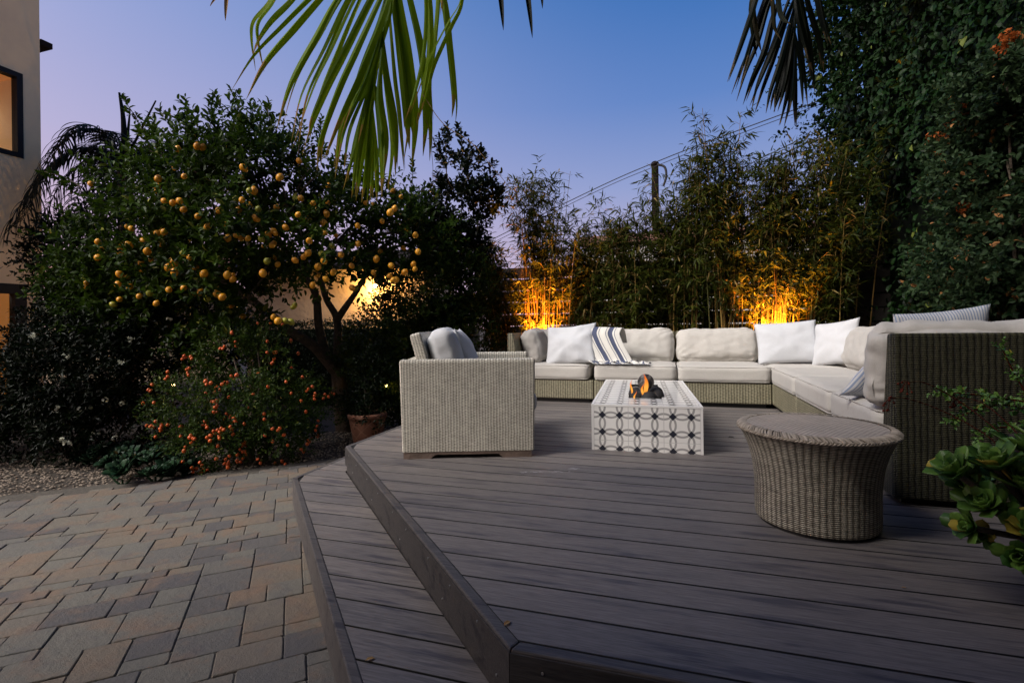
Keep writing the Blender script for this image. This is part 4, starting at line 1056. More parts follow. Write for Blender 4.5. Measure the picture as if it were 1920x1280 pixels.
rr = random.Random(5); jb0 = np.array([-5.80, 3.60, -.41]); k = 0
while k < 44:
    b = rr.choice(JASMINE); c = np.array(b[:3]); d = unit(np.array([rr.gauss(0, 1), rr.gauss(0, 1), rr.gauss(.1, .8)]))
    if np.dot(d, unit(cam - c)) < .35: continue
    p = c + d * b[3] * rr.uniform(1.02, 1.2); k += 1
    flower_cluster(jb, tuple(p - jb0), M['white_flower'], .035, rr.choice([5, 6, 8]), .017, k)
bush('evergreen_tree', 'dark evergreen tree beside the corner of the house', 'tree', BACKTREE, 2600, 'dark_leaf', (-7.8, 5.3, -.46), 7, 12, L=.28, per=9, ll=.10, ww=.05, shape='diamond', thresh=-.45)
# clipped hedge behind the lemon tree
def hedge(name, label, x0, x1, y0, y1, z0, z1, n, mat, seed, ll=.05):
    t = thing(name, label, 'hedge', ((x0 + x1) / 2, (y0 + y1) / 2, z0)); c = np.array([(x0 + x1) / 2, (y0 + y1) / 2, z0])
    boxes('core', [(x0 - c[0] + .08, x1 - c[0] - .08, y0 - c[1] + .08, y1 - c[1] - .08, 0, z1 - z0 - .08)], M['hedge_leaf'], t)
    r = np.random.default_rng(seed); A = []; Nn = []
    for ax, w in ((0, (x1 - x0) * (z1 - z0)), (1, (x1 - x0) * (y1 - y0))):
        m = int(n * w / ((x1 - x0) * (z1 - z0) + (x1 - x0) * (y1 - y0)))
        x = r.uniform(x0, x1, m)
        if ax == 0: A.append(np.stack([x, np.full(m, y0) + r.normal(0, .03, m), r.uniform(z0, z1, m)], -1)); Nn.append(np.tile([0, -1., .3], (m, 1)))
        else: A.append(np.stack([x, r.uniform(y0, y1, m), z1 + r.normal(0, .035, m)], -1)); Nn.append(np.tile([0, 0, 1.], (m, 1)))
    P = np.vstack(A) - c; Nn = unit(np.vstack(Nn) + r.normal(0, .5, P.shape))
    D = r.normal(0, 1, P.shape) + Nn * .5
    arrays('leaves', *leaves(P, D, Nn, r.uniform(.7, 1.2, len(P)) * ll, r.uniform(.7, 1.2, len(P)) * ll * .55, 'diamond', r.uniform(0, .9, len(P)))[:2], M['hedge_leaf'], t, r.uniform(0, .8, len(P) * 5), False)
    return t
hedge('clipped_hedge', 'low clipped dark hedge below the glowing wall behind the lemon tree', -7.0, -2.75, 6.9, 7.5, -.46, .95, 9000, 'hedge_leaf', 4)

# ------------------------------------------------------------------ wall of fig ivy on the right
def ivy():
    t = thing('ivy_wall', 'tall dark wall of climbing fig ivy on the right of the garden', 'ivy wall', (2.9, 4.6, -.45))
    c = np.array([2.9, 4.6, -.45]); Ya, Yb, Zt = -3.5, 8.6, 7.2
    boxes('core', [(-.14, .9, Ya - c[1], Yb - c[1] - .3, 0, Zt)], M['hedge_leaf'], t)
    r = np.random.default_rng(21)
    n = 46000
    y = np.where(r.random(n) < .86, r.uniform(2.6, Yb, n), r.uniform(Ya, 2.6, n)); z = r.uniform(-.4, Zt, n) ** 1.0
    def surf(y, z): return np.array([.34 * noise.noise(Vector((0.3, a * .8, b * .7))) + .17 * noise.noise(Vector((5.3, a * 2.1, b * 2.3))) for a, b in zip(y, z)])
    s = surf(y, z); x = 2.62 - s + r.exponential(.05, n) * r.choice([-1, 1, 1], n)
    P = np.stack([x, y, z], -1)
    # far end returns round the corner
    m = 13000; yy = Yb + r.normal(-.35, .28, m); zz = r.uniform(-.4, Zt, m); xx = r.uniform(2.22, 3.5, m) + .12 * np.sin(zz * 2.3)
    P = np.vstack([P, np.stack([xx, yy, zz], -1)])
    Nn = np.vstack([np.tile([-1., -.15, .35], (n, 1)), np.tile([-.4, 1., .3], (m, 1))]) + r.normal(0, .38, (n + m, 3))
    D = np.vstack([np.tile([-.35, -.45, -.75], (n, 1)), np.tile([-.3, .3, -.8], (m, 1))]) + r.normal(0, .5, (n + m, 3))
    L = r.uniform(.055, .115, n + m)
    tint = np.clip(.45 + 1.1 * np.array([noise.noise(Vector(p * 1.1)) for p in P]) + r.normal(0, .22, n + m), 0, .92); tint = np.where(r.random(n + m) < .012, 1., tint)
    V, F, tt = leaves(P - c, D, unit(Nn), L, L * .62, 'oval', tint)
    arrays('leaves', V, F, M['ivy_leaf'], t, tt, False)
    # sprays standing proud of the surface along the far silhouette
    m = 520; zz = r.uniform(.5, Zt, m); yy = Yb - r.exponential(.5, m); xx = 2.55 - .3 * np.abs(r.normal(0, 1, m))
    P = np.stack([xx, yy, zz], -1); D = np.tile([-.8, .1, .1], (m, 1)) + r.normal(0, .5, (m, 3))
    V, F, tt = sprays(P - c, D, r.uniform(.15, .4, m), 8, .075, .045, 'oval', seed=33)
    arrays('trailing_shoots', V, F, M['ivy_leaf'], t, tt, False)
    return t
ivy()
# brighter shrub with orange flower heads in front of the ivy
FS = [(2.30,4.30,2.46,.35),(2.30,4.57,2.10,.34),(2.30,4.20,1.87,.41),(2.30,4.85,1.90,.24),(2.30,4.40,1.37,.40),(2.30,4.90,1.27,.34),(2.30,4.21,2.75,.24),(2.30,4.21,.95,.30),(2.30,5.35,1.42,.18),(2.32,3.97,2.21,.38),(2.32,3.99,1.37,.39)]
fb = np.array([2.40, 4.2, -.41])
fs = bush('flowering_shrub', 'grey green shrub with orange flower heads climbing the ivy', 'shrub', FS, 2000, 'grey_leaf', tuple(fb), 9, 14, L=.16, per=8, ll=.065, ww=.040, thresh=-.2)
ORANGE = [(2.10,3.93,2.66),(2.10,4.03,2.62),(2.08,4.42,2.41),(2.09,4.57,2.38),(2.10,4.87,2.36),(2.11,4.73,2.34),(2.12,4.85,2.23),(2.02,4.28,1.67)]
for i, p in enumerate(ORANGE): flower_cluster(fs, tuple(np.array(p) - fb), M['orange_flower'], .055, 26, .022, 200 + i, 'flower_head')

# ------------------------------------------------------------------ bamboo
def bamboo(px, py, n, h0, h1, spread, lean, seed, label, leafy=1., low=.40):
    base = np.array([px, py, -.05]); t = thing('bamboo_clump', label, 'bamboo', tuple(base), 0, 'bamboo clumps along the fence')
    r = np.random.default_rng(seed); cu = Acc(); LP = []; LD = []; LL = []
    for i in range(n):
        b = np.array([r.normal(0, spread), r.normal(0, .09), 0.]); h = r.uniform(h0, h1) * (1 if r.random() < .8 else .6)
        ld = np.array([lean + b[0] * .35 + r.normal(0, .10), r.normal(-.04, .07), 0.]); a = r.uniform(-.3, .3)
        pts = [b + ld * (f ** 1.6) * h * .55 + np.array([0, 0, f * h - .10 * (f ** 4) * h]) for f in np.linspace(0, 1, 9)]
        cu.tube(pts, r.uniform(.0065, .0105), .0025, 5, r.uniform(0, .75) if r.random() < .9 else 1., 2)
        P = smooth_path(pts, 6); kk = int(len(P) * low)
        for q in P[kk::1]:
            if r.random() < .80 * leafy:
                for _ in range(2):
                    LP.append(q + r.normal(0, .012, 3)); LD.append(np.array([r.normal(0, .8), r.normal(0, .55), r.uniform(-.1, .7)])); LL.append(r.uniform(.08, .26))
    LP, LD, LL = map(np.array, (LP, LD, LL))
    tw = cu
    # leaf whorls: fans of narrow leaves at the end of every side twig
    LD = unit(LD); E = LP + LD * LL[:, None]; per = 7; m = len(E)
    k = np.repeat(np.arange(m), per); f = np.tile(np.linspace(.35, 1., per), m)
    B = LP[k] + (E - LP)[k] * f[:, None]
    D = LD[k] * .8 + r.normal(0, .62, (m * per, 3)); D[:, 2] -= .45
    Nn = r.normal(0, .5, (m * per, 3)) + np.array([0, 0, 1.])
    L = r.uniform(.07, .15, m * per); tint = np.clip(np.repeat(r.uniform(0, .8, m), per) + r.normal(0, .1, m * per), 0, .92)
    tint = np.where(r.random(m * per) < .05, 1., tint)
    V, F, tt = leaves(B, D, Nn, L, L * .16, 'lance', tint)
    arrays('foliage', V, F, M['bamboo_leaf'], t, tt, False)
    for i in range(0, m, 2): tw.tube([LP[i], (LP[i] + E[i]) / 2 + np.array([0, 0, .01]), E[i]], .0022, .0012, 5, .3, 1)
    cu.build('culms', M['culm'], t)
BAM = [(-2.20, 6.95, 30, 1.6, 2.5, .10, -.34, 1, 'bamboo clump leaning left, left of the brightest uplit canes', .8, .5),
       (-1.72, 7.02, 60, 1.9, 3.5, .18, .0, 2, 'bamboo clump lit gold from below behind the white pillow', .50, .60),
       (-1.05, 7.05, 32, 1.6, 2.7, .16, .04, 3, 'thin bamboo clump behind the striped throw', .75, .50),
       (-.42, 7.02, 34, 1.8, 3.0, .17, -.02, 4, 'bamboo clump behind the middle of the rear sofa row', .85, .44),
       (.22, 7.05, 34, 2.3, 3.5, .15, -.03, 5, 'dense bamboo clump in front of the utility pole', 1., .44),
       (.72, 7.0, 28, 2.6, 4.05, .13, .0, 6, 'tallest bamboo clump, its tips high above the cables', .95, .46),
       (1.26, 7.02, 56, 2.2, 3.5, .19, .03, 7, 'bamboo clump lit gold from below at the sofa corner', .5, .58),
       (1.78, 7.0, 38, 2.4, 3.6, .16, .05, 8, 'bamboo clump at the foot of the ivy wall', 1., .46)]
for a in BAM: bamboo(*a)

# ------------------------------------------------------------------ fence, neighbours
FY = 7.5
fe = thing('slat_fence', 'dark horizontal slat fence behind the bamboo', 'fence', (0, FY, 0))
xs = [-2.62, -1.05, .55, 2.15, 3.6]
for a, b in zip(xs, xs[1:]):
    bl = []; z = -.40
    while z < 1.72:
        bl.append((a + .05, b - .05, -.012, .012, z, z + .165)); z += .184
    boxes('slat_panel', bl, M['dark_wood'], fe)
for x in xs: boxes('post', [(x - .045, x + .045, -.03, .05, -.46, 1.86)], M['dark_wood'], fe, .006)
nb = thing('neighbour_building', 'low pale stucco building behind the slat fence', 'building', (2.4, 11., -.46))
boxes('wall', [(-4.0, 6.0, -.7, 3., 0, 3.0)], M['white_stucco'], nb)
boxes('roof_edge', [(-4.08, 6.1, -.78, 3.1, 3.001, 3.16)], M['roof_tile'], nb)
ga = thing('garage', 'low tan stucco outbuilding with a lit wall lamp', 'building', (-6.2, 8.75, -.46), R(13))
boxes('wall', [(-2.2, 1.75, 0, 2.4, 0, 2.62)], M['tan_stucco'], ga)
bm = bmesh.new()
vs = [(-2.5, -.35, 2.50), (2.0, -.35, 2.50), (2.0, 1.5, 3.05), (-2.5, 1.5, 3.05), (-2.5, -.35, 2.60), (2.0, -.35, 2.60), (2.0, 1.5, 3.16), (-2.5, 1.5, 3.16)]
bv = [bm.verts.new(p) for p in vs]
for f in ((0, 3, 2, 1), (4, 5, 6, 7), (0, 1, 5, 4), (1, 2, 6, 5), (2, 3, 7, 6), (3, 0, 4, 7)): bm.faces.new([bv[i] for i in f])
frombm('roof', bm, M['eave'], ga)
LAMP = (.62, -.16, 2.18)
lamp = bpy.data.objects.new('wall_lamp', None); col.objects.link(lamp); lamp.parent = ga; lamp.location = LAMP
boxes('bracket', [(-.03, .03, .09, .16, -.02, .10), (-.015, .015, .0, .0899, .05, .07)], M['copper'], lamp)
bm = sphere_bm(.045, 16, 12); frombm('bulb', bm, M['bulb'], lamp, True)
def point(name, loc, parent, e, c, size=.04):
    l = bpy.data.lights.new(name, 'POINT'); l.energy = e; l.color = c; l.shadow_soft_size = size
    o = bpy.data.objects.new(name, l); col.objects.link(o); o.location = loc
    if parent: o.parent = parent
    return o
point('lamp_light', (0, -.10, -.04), lamp, 120., (1., .54, .15), .05)
# tiled house far left
th = thing('tiled_roof_house', 'distant house with red barrel tile roof glimpsed beside the house corner', 'building', (-13.6, 9.6, -.46), R(25))
boxes('wall', [(-2., 2.5, 0, 3., 0, 2.55)], M['tan_stucco'], th)
bm = bmesh.new()
for i in range(30):
    x = -2.3 + i * .17
    p0, p1 = Vector((x, -.35, 2.55)), Vector((x, 1.5, 3.55)); d = p1 - p0
    mt = Matrix.Translation((p0 + p1) / 2) @ d.to_track_quat('Z', 'Y').to_matrix().to_4x4()
    bmesh.ops.create_cone(bm, cap_ends=True, segments=10, radius1=.095, radius2=.095, depth=d.length, matrix=mt)
frombm('roof', bm, M['roof_tile'], th)

# ------------------------------------------------------------------ house at the left
HX = -10.78; HY = 6.09
ho = thing('house', 'tall pale stucco house cut off by the left edge of the photo', 'house', (HX, HY, -.46))
def wall_with_holes(y0, y1, z0, z1, holes, t, parent):
    bl = []; ys = sorted({y0, y1, *[h[0] for h in holes], *[h[1] for h in holes]})
    for a, b in zip(ys, ys[1:]):
        hs = sorted([(h[2], h[3]) for h in holes if h[0] <= a and h[1] >= b]); z = z0
        for (p, q) in hs:
            bl.append((-t, 0, a, b, z, p)); z = q
        bl.append((-t, 0, a, b, z, z1))
    bm = bmesh.new()
    for x in bl: add_box(bm, *x)
    bmesh.ops.remove_doubles(bm, verts=bm.verts[:], dist=1e-4)
    sh = [f for f in bm.faces if False]
    return frombm('wall', bm, M['stucco'], parent)
zo = .46
holes = [(-1.75, -.26, 3.93 + zo, 5.42 + zo), (-1.65, -.24, .09, 1.715 + zo)]
wall_with_holes(-7.0, 0., 0., 8.2, holes, .22, ho)
boxes('end_wall', [(-5., -.2201, -.22, -.002, 0, 8.2)], M['stucco'], ho)
boxes('roof', [(-4.2, .0, .02, .20, 6.56, 6.66)], M['eave'], ho)
boxes('unseen_sun_blocker', [(5.9, 17., -13., -7.7, 0, 8.2)], M['stucco'], ho)  # unseen block added behind the camera to keep sun off the near right
def opening(name, h, fw, parent):
    y0, y1, z0, z1 = h
    o = boxes(name, [(-.14, .012, y0, y1, z0, z0 + fw), (-.14, .012, y0, y1, z1 - fw, z1), (-.14, .012, y0, y0 + fw, z0 + fw, z1 - fw), (-.14, .012, y1 - fw, y1, z0 + fw, z1 - fw)], M['frame_black'], parent)
    boxes('glass', [(-.075, -.067, y0 + fw, y1 - fw, z0 + fw, z1 - fw)], M['glass'], o)
    return o
w = opening('window', holes[0], .085, ho)
boxes('lit_room', [(-.9, -.86, -2.2, .0, 4.4, 5.45), (-.9, -.23, -2.2, 0., 5.90, 5.94)], M['room_cream'], w)
boxes('lit_ceiling', [(-.86, -.23, -2.2, -.23, 5.86, 5.895), (-.858, -.83, -2.2, -.23, 5.46, 5.85)], M['room_orange'], w)
d = opening('door', holes[1], .17, ho)
boxes('lit_panel', [(-.30, -.26, -1.6, -.26, .1, 2.1)], M['room_orange'], d)

# ------------------------------------------------------------------ utility pole and cables
po = thing('utility_pole', 'dark wooden utility pole rising behind the bamboo', 'pole', (-.22, 14.58, -.46))
bm = bmesh.new(); bmesh.ops.create_cone(bm, cap_ends=True, segments=16, radius1=.105, radius2=.095, depth=5.85, matrix=Matrix.Translation((0, 0, 2.925))); frombm('shaft', bm, M['pole'], po, True)
bm = sphere_bm(.105, 16, 10); bm.transform(Matrix.Translation((0, 0, 5.85)) @ Matrix.Diagonal((1.1, 1.1, .9, 1))); frombm('cap', bm, M['pole'], po, True)
ac = Acc(); ac.tube([(.06, -.08, 5.82), (.26, -.1, 5.72), (.30, -.1, 5.45), (.22, -.08, 5.2)], .035, .03, 7); ac.build('cable_drop', M['wire'], po)
def cable(pts, r, label):
    r *= .62
    ac = Acc(); ac.tube(pts, r, r, 6, None, 8); o = ac.build('power_cable', M['wire']); return tag(o, label, 'cable', 'overhead cables')
cable([(-6.5, 13.3, 2.6), (-1.90, 11.97, 4.02), (-.04, 11.50, 4.52), (1.82, 11.03, 4.90), (5., 10.4, 5.55)], .016, 'upper twisted overhead cable crossing in front of the utility pole')
cable([(-6.5, 13.35, 2.5), (-1.90, 12.0, 3.95), (-.04, 11.53, 4.44), (1.82, 11.06, 4.83), (5., 10.43, 5.48)], .011, 'thin overhead cable running just below the upper twisted one')
cable([(-1., 11.6, 2.8), (.60, 11.18, 3.61), (1.82, 11.03, 4.16), (3.10, 10.90, 4.65), (5., 10.4, 5.2)], .013, 'overhead cable of the lower pair, the upper one')
cable([(-1., 11.6, 2.65), (.60, 11.18, 3.48), (1.82, 11.03, 4.03), (3.10, 10.90, 4.53), (5., 10.4, 5.1)], .019, 'overhead cable of the lower pair, the thick one beneath')

# ------------------------------------------------------------------ palms
CR = np.array([math.cos(R(17.15)), math.sin(R(17.15)), 0.])
def leaflet(acc, base, d, L, w, side, droop, seed, tint, twist=0.):
    r = random.Random(seed); n = 12; p = np.array(base, float); d = unit(np.array(d, float)); V = []; T = []
    for i in range(n + 1):
        f = i / n
        nn = np.cross(d, np.array(side)); nn = unit(nn); s = np.cross(nn, d)
        a = twist * f; s2 = s * math.cos(a) + nn * math.sin(a); n2 = np.cross(d, s2)
        ww = w * (min(1, f / .12 + .25)) * max(0., 1 - f ** 2.6) ** .8 * .5 + .0006
        V += [p + s2 * ww + n2 * ww * .55, p, p - s2 * ww + n2 * ww * .55]
        tt = tint if f < .84 else (1. if r.random() < .5 else tint); T += [tt] * 3
        p = p + d * L / n; d = unit(d + np.array([0, 0, -droop / n]) * (.4 + 1.6 * f))
    F = []
    for i in range(n):
        k = i * 3; F += [(k, k + 1, k + 4, k + 3), (k + 1, k + 2, k + 5, k + 4)]
    acc.add(np.array(V), np.array(F), np.array(T))
LEAFLETS_LIT = [
(0.041, 0.75, [(-1.193,1.895,2.765), (-1.449,1.829,2.522), (-1.593,1.797,2.416), (-1.671,1.786,2.319), (-1.745,1.776,2.247), (-1.763,1.784,2.171), (-1.751,1.800,2.036)]),
(0.041, 0.70, [(-1.198,1.860,2.669), (-1.380,1.811,2.470), (-1.530,1.771,2.292), (-1.624,1.749,2.207), (-1.683,1.738,2.124), (-1.704,1.738,2.065)]),
(0.044, 0.70, [(-1.137,1.865,2.634), (-1.265,1.817,2.425), (-1.398,1.768,2.263), (-1.493,1.730,2.139), (-1.596,1.690,1.995), (-1.664,1.660,1.835)]),
(0.044, 0.50, [(-1.258,2.134,2.800), (-1.378,2.087,2.639), (-1.500,2.040,2.454), (-1.582,2.005,2.282), (-1.695,1.960,2.051), (-1.759,1.930,1.814)]),
(0.039, 0.20, [(-1.186,2.036,2.683), (-1.281,2.005,2.560), (-1.396,1.969,2.388), (-1.494,1.937,2.169), (-1.595,1.905,1.951), (-1.639,1.890,1.734)]),
(0.048, 0.70, [(-1.149,1.984,2.587), (-1.226,1.961,2.492), (-1.305,1.936,2.349), (-1.405,1.905,2.100), (-1.473,1.884,1.923), (-1.554,1.859,1.650)]),
(0.041, 0.50, [(-1.102,1.912,2.477), (-1.152,1.905,2.391), (-1.214,1.896,2.305), (-1.329,1.869,2.083), (-1.414,1.852,1.929), (-1.483,1.840,1.780), (-1.501,1.844,1.711)]),
(0.041, 0.40, [(-1.090,1.881,2.407), (-1.164,1.849,2.225), (-1.243,1.816,2.040), (-1.311,1.786,1.876), (-1.377,1.757,1.667), (-1.385,1.745,1.532)]),
(0.044, 0.30, [(-1.086,1.859,2.346), (-1.112,1.841,2.209), (-1.211,1.801,1.946), (-1.277,1.770,1.777), (-1.344,1.740,1.577)]),
(0.044, 0.45, [(-1.157,1.967,2.385), (-1.186,1.975,2.255), (-1.292,1.959,2.002), (-1.402,1.942,1.794), (-1.445,1.945,1.560)]),
(0.034, 0.30, [(-1.177,1.951,2.237), (-1.241,1.910,1.971), (-1.310,1.867,1.747), (-1.322,1.842,1.558)]),
(0.031, 0.40, [(-1.171,1.913,2.131), (-1.258,1.913,1.899), (-1.328,1.919,1.697), (-1.369,1.934,1.538)]),
(0.031, 0.35, [(-1.149,1.854,2.039), (-1.211,1.841,1.792), (-1.255,1.835,1.590), (-1.280,1.834,1.430)]),
(0.029, 0.45, [(-1.216,1.938,2.011), (-1.264,1.933,1.789), (-1.299,1.931,1.602), (-1.326,1.931,1.446)]),
(0.029, 0.30, [(-1.219,1.925,1.934), (-1.254,1.924,1.737), (-1.276,1.928,1.551), (-1.297,1.933,1.434)]),
(0.027, 0.40, [(-1.257,1.966,1.886), (-1.272,1.970,1.732), (-1.288,1.973,1.565), (-1.299,1.978,1.433)]),
(0.031, 0.35, [(-1.332,2.078,1.919), (-1.324,2.085,1.754), (-1.318,2.091,1.602), (-1.320,2.095,1.474)]),
(0.031, 0.45, [(-1.184,1.870,1.915), (-1.151,1.855,1.722), (-1.130,1.838,1.555), (-1.121,1.816,1.412)]),
(0.041, 0.50, [(-1.299,2.103,2.246), (-1.272,2.111,2.014), (-1.250,2.117,1.764), (-1.272,2.110,1.543)]),
(0.036, 0.40, [(-1.159,1.894,2.154), (-1.152,1.922,1.958), (-1.136,1.952,1.756), (-1.148,1.973,1.551)]),
(0.022, 0.95, [(-1.196,2.012,2.374), (-1.180,2.030,2.052), (-1.167,2.046,1.875), (-1.153,2.064,1.602)]),
(0.053, 0.50, [(-1.220,2.106,2.591), (-1.189,2.106,2.381), (-1.149,2.110,2.124), (-1.119,2.110,1.857), (-1.132,2.097,1.615)]),
(0.048, 0.45, [(-1.117,1.962,2.540), (-1.075,1.991,2.312), (-1.035,2.019,2.059), (-1.029,2.037,1.816), (-1.047,2.047,1.652)]),
(0.044, 0.30, [(-1.098,1.894,2.372), (-1.091,1.907,2.171), (-1.072,1.924,1.946), (-1.066,1.937,1.765), (-1.062,1.949,1.652)]),
(0.034, 0.60, [(-1.042,1.899,2.568), (-0.961,1.931,2.344), (-0.954,1.941,2.076), (-0.988,1.939,1.875), (-1.022,1.936,1.754)]),
(0.029, 0.90, [(-1.088,2.087,2.772), (-1.009,2.130,2.510), (-1.035,2.141,2.219), (-1.075,2.147,2.011), (-1.078,2.165,1.817)]),
(0.041, 0.40, [(-1.134,2.120,2.809), (-1.028,2.153,2.580), (-0.986,2.166,2.402), (-0.967,2.172,2.201), (-0.952,2.176,1.975), (-0.958,2.175,1.868)]),
(0.024, 0.80, [(-0.837,1.995,2.498), (-0.822,1.988,2.282), (-0.870,1.962,2.154), (-0.932,1.931,1.998), (-0.954,1.912,1.885), (-0.994,1.888,1.721)]),
(0.036, 0.40, [(-1.073,2.033,2.775), (-1.007,2.054,2.556), (-0.965,2.068,2.386), (-0.961,2.069,2.289)]),
(0.041, 0.40, [(-1.087,1.876,2.403), (-1.155,1.872,2.186), (-1.232,1.865,2.013), (-1.292,1.863,1.859), (-1.357,1.860,1.699)]),
(0.041, 0.30, [(-1.178,1.994,2.432), (-1.152,2.013,2.195), (-1.132,2.030,1.932), (-1.137,2.040,1.790)]),
(0.031, 0.35, [(-1.154,1.905,2.182), (-1.194,1.878,1.944), (-1.224,1.855,1.754), (-1.244,1.834,1.589)]),
(0.034, 0.30, [(-1.133,1.842,2.052), (-1.135,1.832,1.845), (-1.111,1.831,1.663), (-1.113,1.822,1.504)])]
LEAFLETS_DARK = [
(0.037, 0.30, [(0.571,2.682,2.764), (0.482,2.652,2.557), (0.436,2.635,2.428), (0.412,2.625,2.349), (0.353,2.604,2.174), (0.305,2.587,2.033)]),
(0.037, 0.30, [(0.601,2.719,2.706), (0.527,2.707,2.559), (0.488,2.706,2.462), (0.446,2.704,2.345), (0.392,2.699,2.180), (0.349,2.697,2.037)]),
(0.034, 0.40, [(0.644,2.861,2.745), (0.575,2.829,2.602), (0.522,2.802,2.487), (0.469,2.774,2.300), (0.406,2.744,2.142), (0.356,2.718,1.987)]),
(0.034, 0.30, [(0.621,2.730,2.605), (0.526,2.686,2.382), (0.476,2.657,2.191), (0.413,2.624,2.041), (0.368,2.596,1.915)]),
(0.032, 0.30, [(0.641,2.803,2.571), (0.572,2.801,2.377), (0.520,2.805,2.232), (0.467,2.809,2.095), (0.440,2.820,1.972)]),
(0.032, 0.30, [(0.617,2.680,2.444), (0.567,2.675,2.305), (0.521,2.672,2.163), (0.469,2.667,2.016), (0.430,2.666,1.894)]),
(0.032, 0.30, [(0.620,2.705,2.408), (0.582,2.673,2.270), (0.537,2.639,2.112), (0.490,2.604,1.971), (0.463,2.575,1.853)]),
(0.032, 0.30, [(0.646,2.830,2.425), (0.617,2.814,2.282), (0.583,2.797,2.122), (0.549,2.780,2.012), (0.537,2.769,1.927)]),
(0.029, 0.30, [(0.606,2.668,2.261), (0.589,2.659,2.144), (0.557,2.646,1.993), (0.524,2.632,1.877)]),
(0.029, 0.30, [(0.609,2.685,2.218), (0.597,2.676,2.121), (0.572,2.663,1.968), (0.537,2.647,1.818)]),
(0.029, 0.30, [(0.622,2.742,2.234), (0.612,2.735,2.114), (0.599,2.726,1.968), (0.567,2.712,1.826)]),
(0.032, 0.30, [(0.633,2.782,2.266), (0.629,2.769,2.130), (0.627,2.756,1.972), (0.627,2.744,1.825)]),
(0.032, 0.30, [(0.604,2.649,2.275), (0.616,2.629,2.137), (0.623,2.608,2.000), (0.620,2.584,1.866)]),
(0.042, 0.30, [(0.609,2.653,2.429), (0.629,2.661,2.303), (0.660,2.671,2.176), (0.685,2.680,2.062)]),
(0.042, 0.30, [(0.633,2.724,2.547), (0.665,2.751,2.401), (0.693,2.777,2.253), (0.706,2.798,2.077)]),
(0.040, 0.30, [(0.658,2.768,2.650), (0.691,2.787,2.471), (0.727,2.807,2.351), (0.759,2.826,2.254), (0.775,2.839,2.125)]),
(0.047, 0.30, [(0.703,2.901,2.788), (0.760,2.895,2.606), (0.792,2.880,2.394), (0.816,2.863,2.264)]),
(0.037, 0.95, [(0.482,2.592,2.542), (0.501,2.577,2.378), (0.502,2.557,2.242), (0.525,2.545,2.169)]),
(0.034, 0.95, [(0.476,2.682,2.606), (0.430,2.672,2.452), (0.444,2.681,2.298), (0.468,2.692,2.200)]),
(0.032, 0.30, [(0.647,2.825,2.422), (0.633,2.812,2.256), (0.619,2.800,2.091), (0.602,2.786,1.940)]),
(0.037, 0.30, [(0.673,2.888,2.593), (0.676,2.862,2.357), (0.693,2.839,2.179), (0.689,2.810,2.005)])]
RACHIS_LIT = [(-1.006,2.044,3.202), (-1.068,2.025,2.888), (-1.141,2.003,2.575), (-1.185,1.989,2.343), (-1.222,1.978,2.164), (-1.249,1.969,1.971), (-1.263,1.965,1.812)]
RACHIS_DARK = [(0.715,2.785,3.254), (0.660,2.768,2.860), (0.639,2.761,2.518), (0.629,2.758,2.307), (0.625,2.757,2.175)]

def strip_leaf(acc, pts, w, tint, seed):
    """one folded palm leaflet along a path; broad in the lower half, brown at the tip"""
    r = random.Random(seed); P = smooth_path(pts, 5); n = len(P) - 1; T = unit(np.gradient(P, axis=0)); V = []; tt = []
    ph = r.uniform(-.6, .6); tw = r.uniform(-.8, .8); view = np.array([math.sin(ph), -math.cos(ph), .1])
    for i in range(n + 1):
        f = i / n; a = tw * (f - .5); sd = unit(np.cross(T[i], view)); nn = np.cross(sd, T[i]); s2 = sd * math.cos(a) + nn * math.sin(a); n2 = np.cross(T[i], s2)
        ww = w * .5 * (.55 + .45 * min(1, f / .4)) * max(0., 1 - max(0, (f - .55) / .45) ** 1.7) + .0007
        fold = .55 + .25 * math.sin(f * 5 + seed)
        V += [P[i] + s2 * ww + n2 * ww * fold, P[i], P[i] - s2 * ww + n2 * ww * fold]
        tt += [tint if f < .88 - .1 * (seed % 3) * .5 else 1.] * 3
    F = []
    for i in range(n):
        k = i * 3; F += [(k, k + 1, k + 4, k + 3), (k + 1, k + 2, k + 5, k + 4)]
    acc.add(np.array(V), np.array(F), np.array(tt))
def hanging_frond(label, rachis, lf, mat, curl):
    b = np.array(rachis[0]); t = thing('palm_frond', label, 'palm frond', tuple(b), 0, 'hanging palm fronds')
    a = Acc(); a.tube([np.array(p) - b for p in rachis], .014, .003, 7, .5, 8); a.build('rachis', M['palm_stalk'] if curl else mat, t)
    a = Acc()
    for i, (w, tint, pts) in enumerate(lf): strip_leaf(a, np.array(pts) - b, w * (.80 if curl else .62), tint, i + 3); strip_leaf(a, np.array(pts) - b + np.outer(np.linspace(0, 1, len(pts)), [.03 * math.sin(i * 2.3), .05 * math.cos(i * 1.7), .035 * math.sin(i * 3.1) + .02]), w * .55, max(.05, tint - .25), i + 40)
    a.build('leaflets', mat, t, False)
    if curl:
        a = Acc(); r = random.Random(6)
        for p0 in (lf[25][2][3], lf[24][2][3], lf[22][2][3]):
            p = np.array(p0) - b; q = [p]; d = np.array([r.gauss(0, .03), 0, -.05])
            for j in range(8): d = d + np.array([r.gauss(0, .010), r.gauss(0, .006), r.gauss(-.003, .006)]); p = p + d; q.append(p)
            a.tube(q, .0018, .0009, 4, .6, 3)
        a.build('dry_strands', M['dry_leaf'], t)
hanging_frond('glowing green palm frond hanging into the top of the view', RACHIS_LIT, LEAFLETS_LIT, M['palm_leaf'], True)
hanging_frond('dark palm frond hanging in front of the ivy wall top', RACHIS_DARK, LEAFLETS_DARK, M['palm_dark'], False)
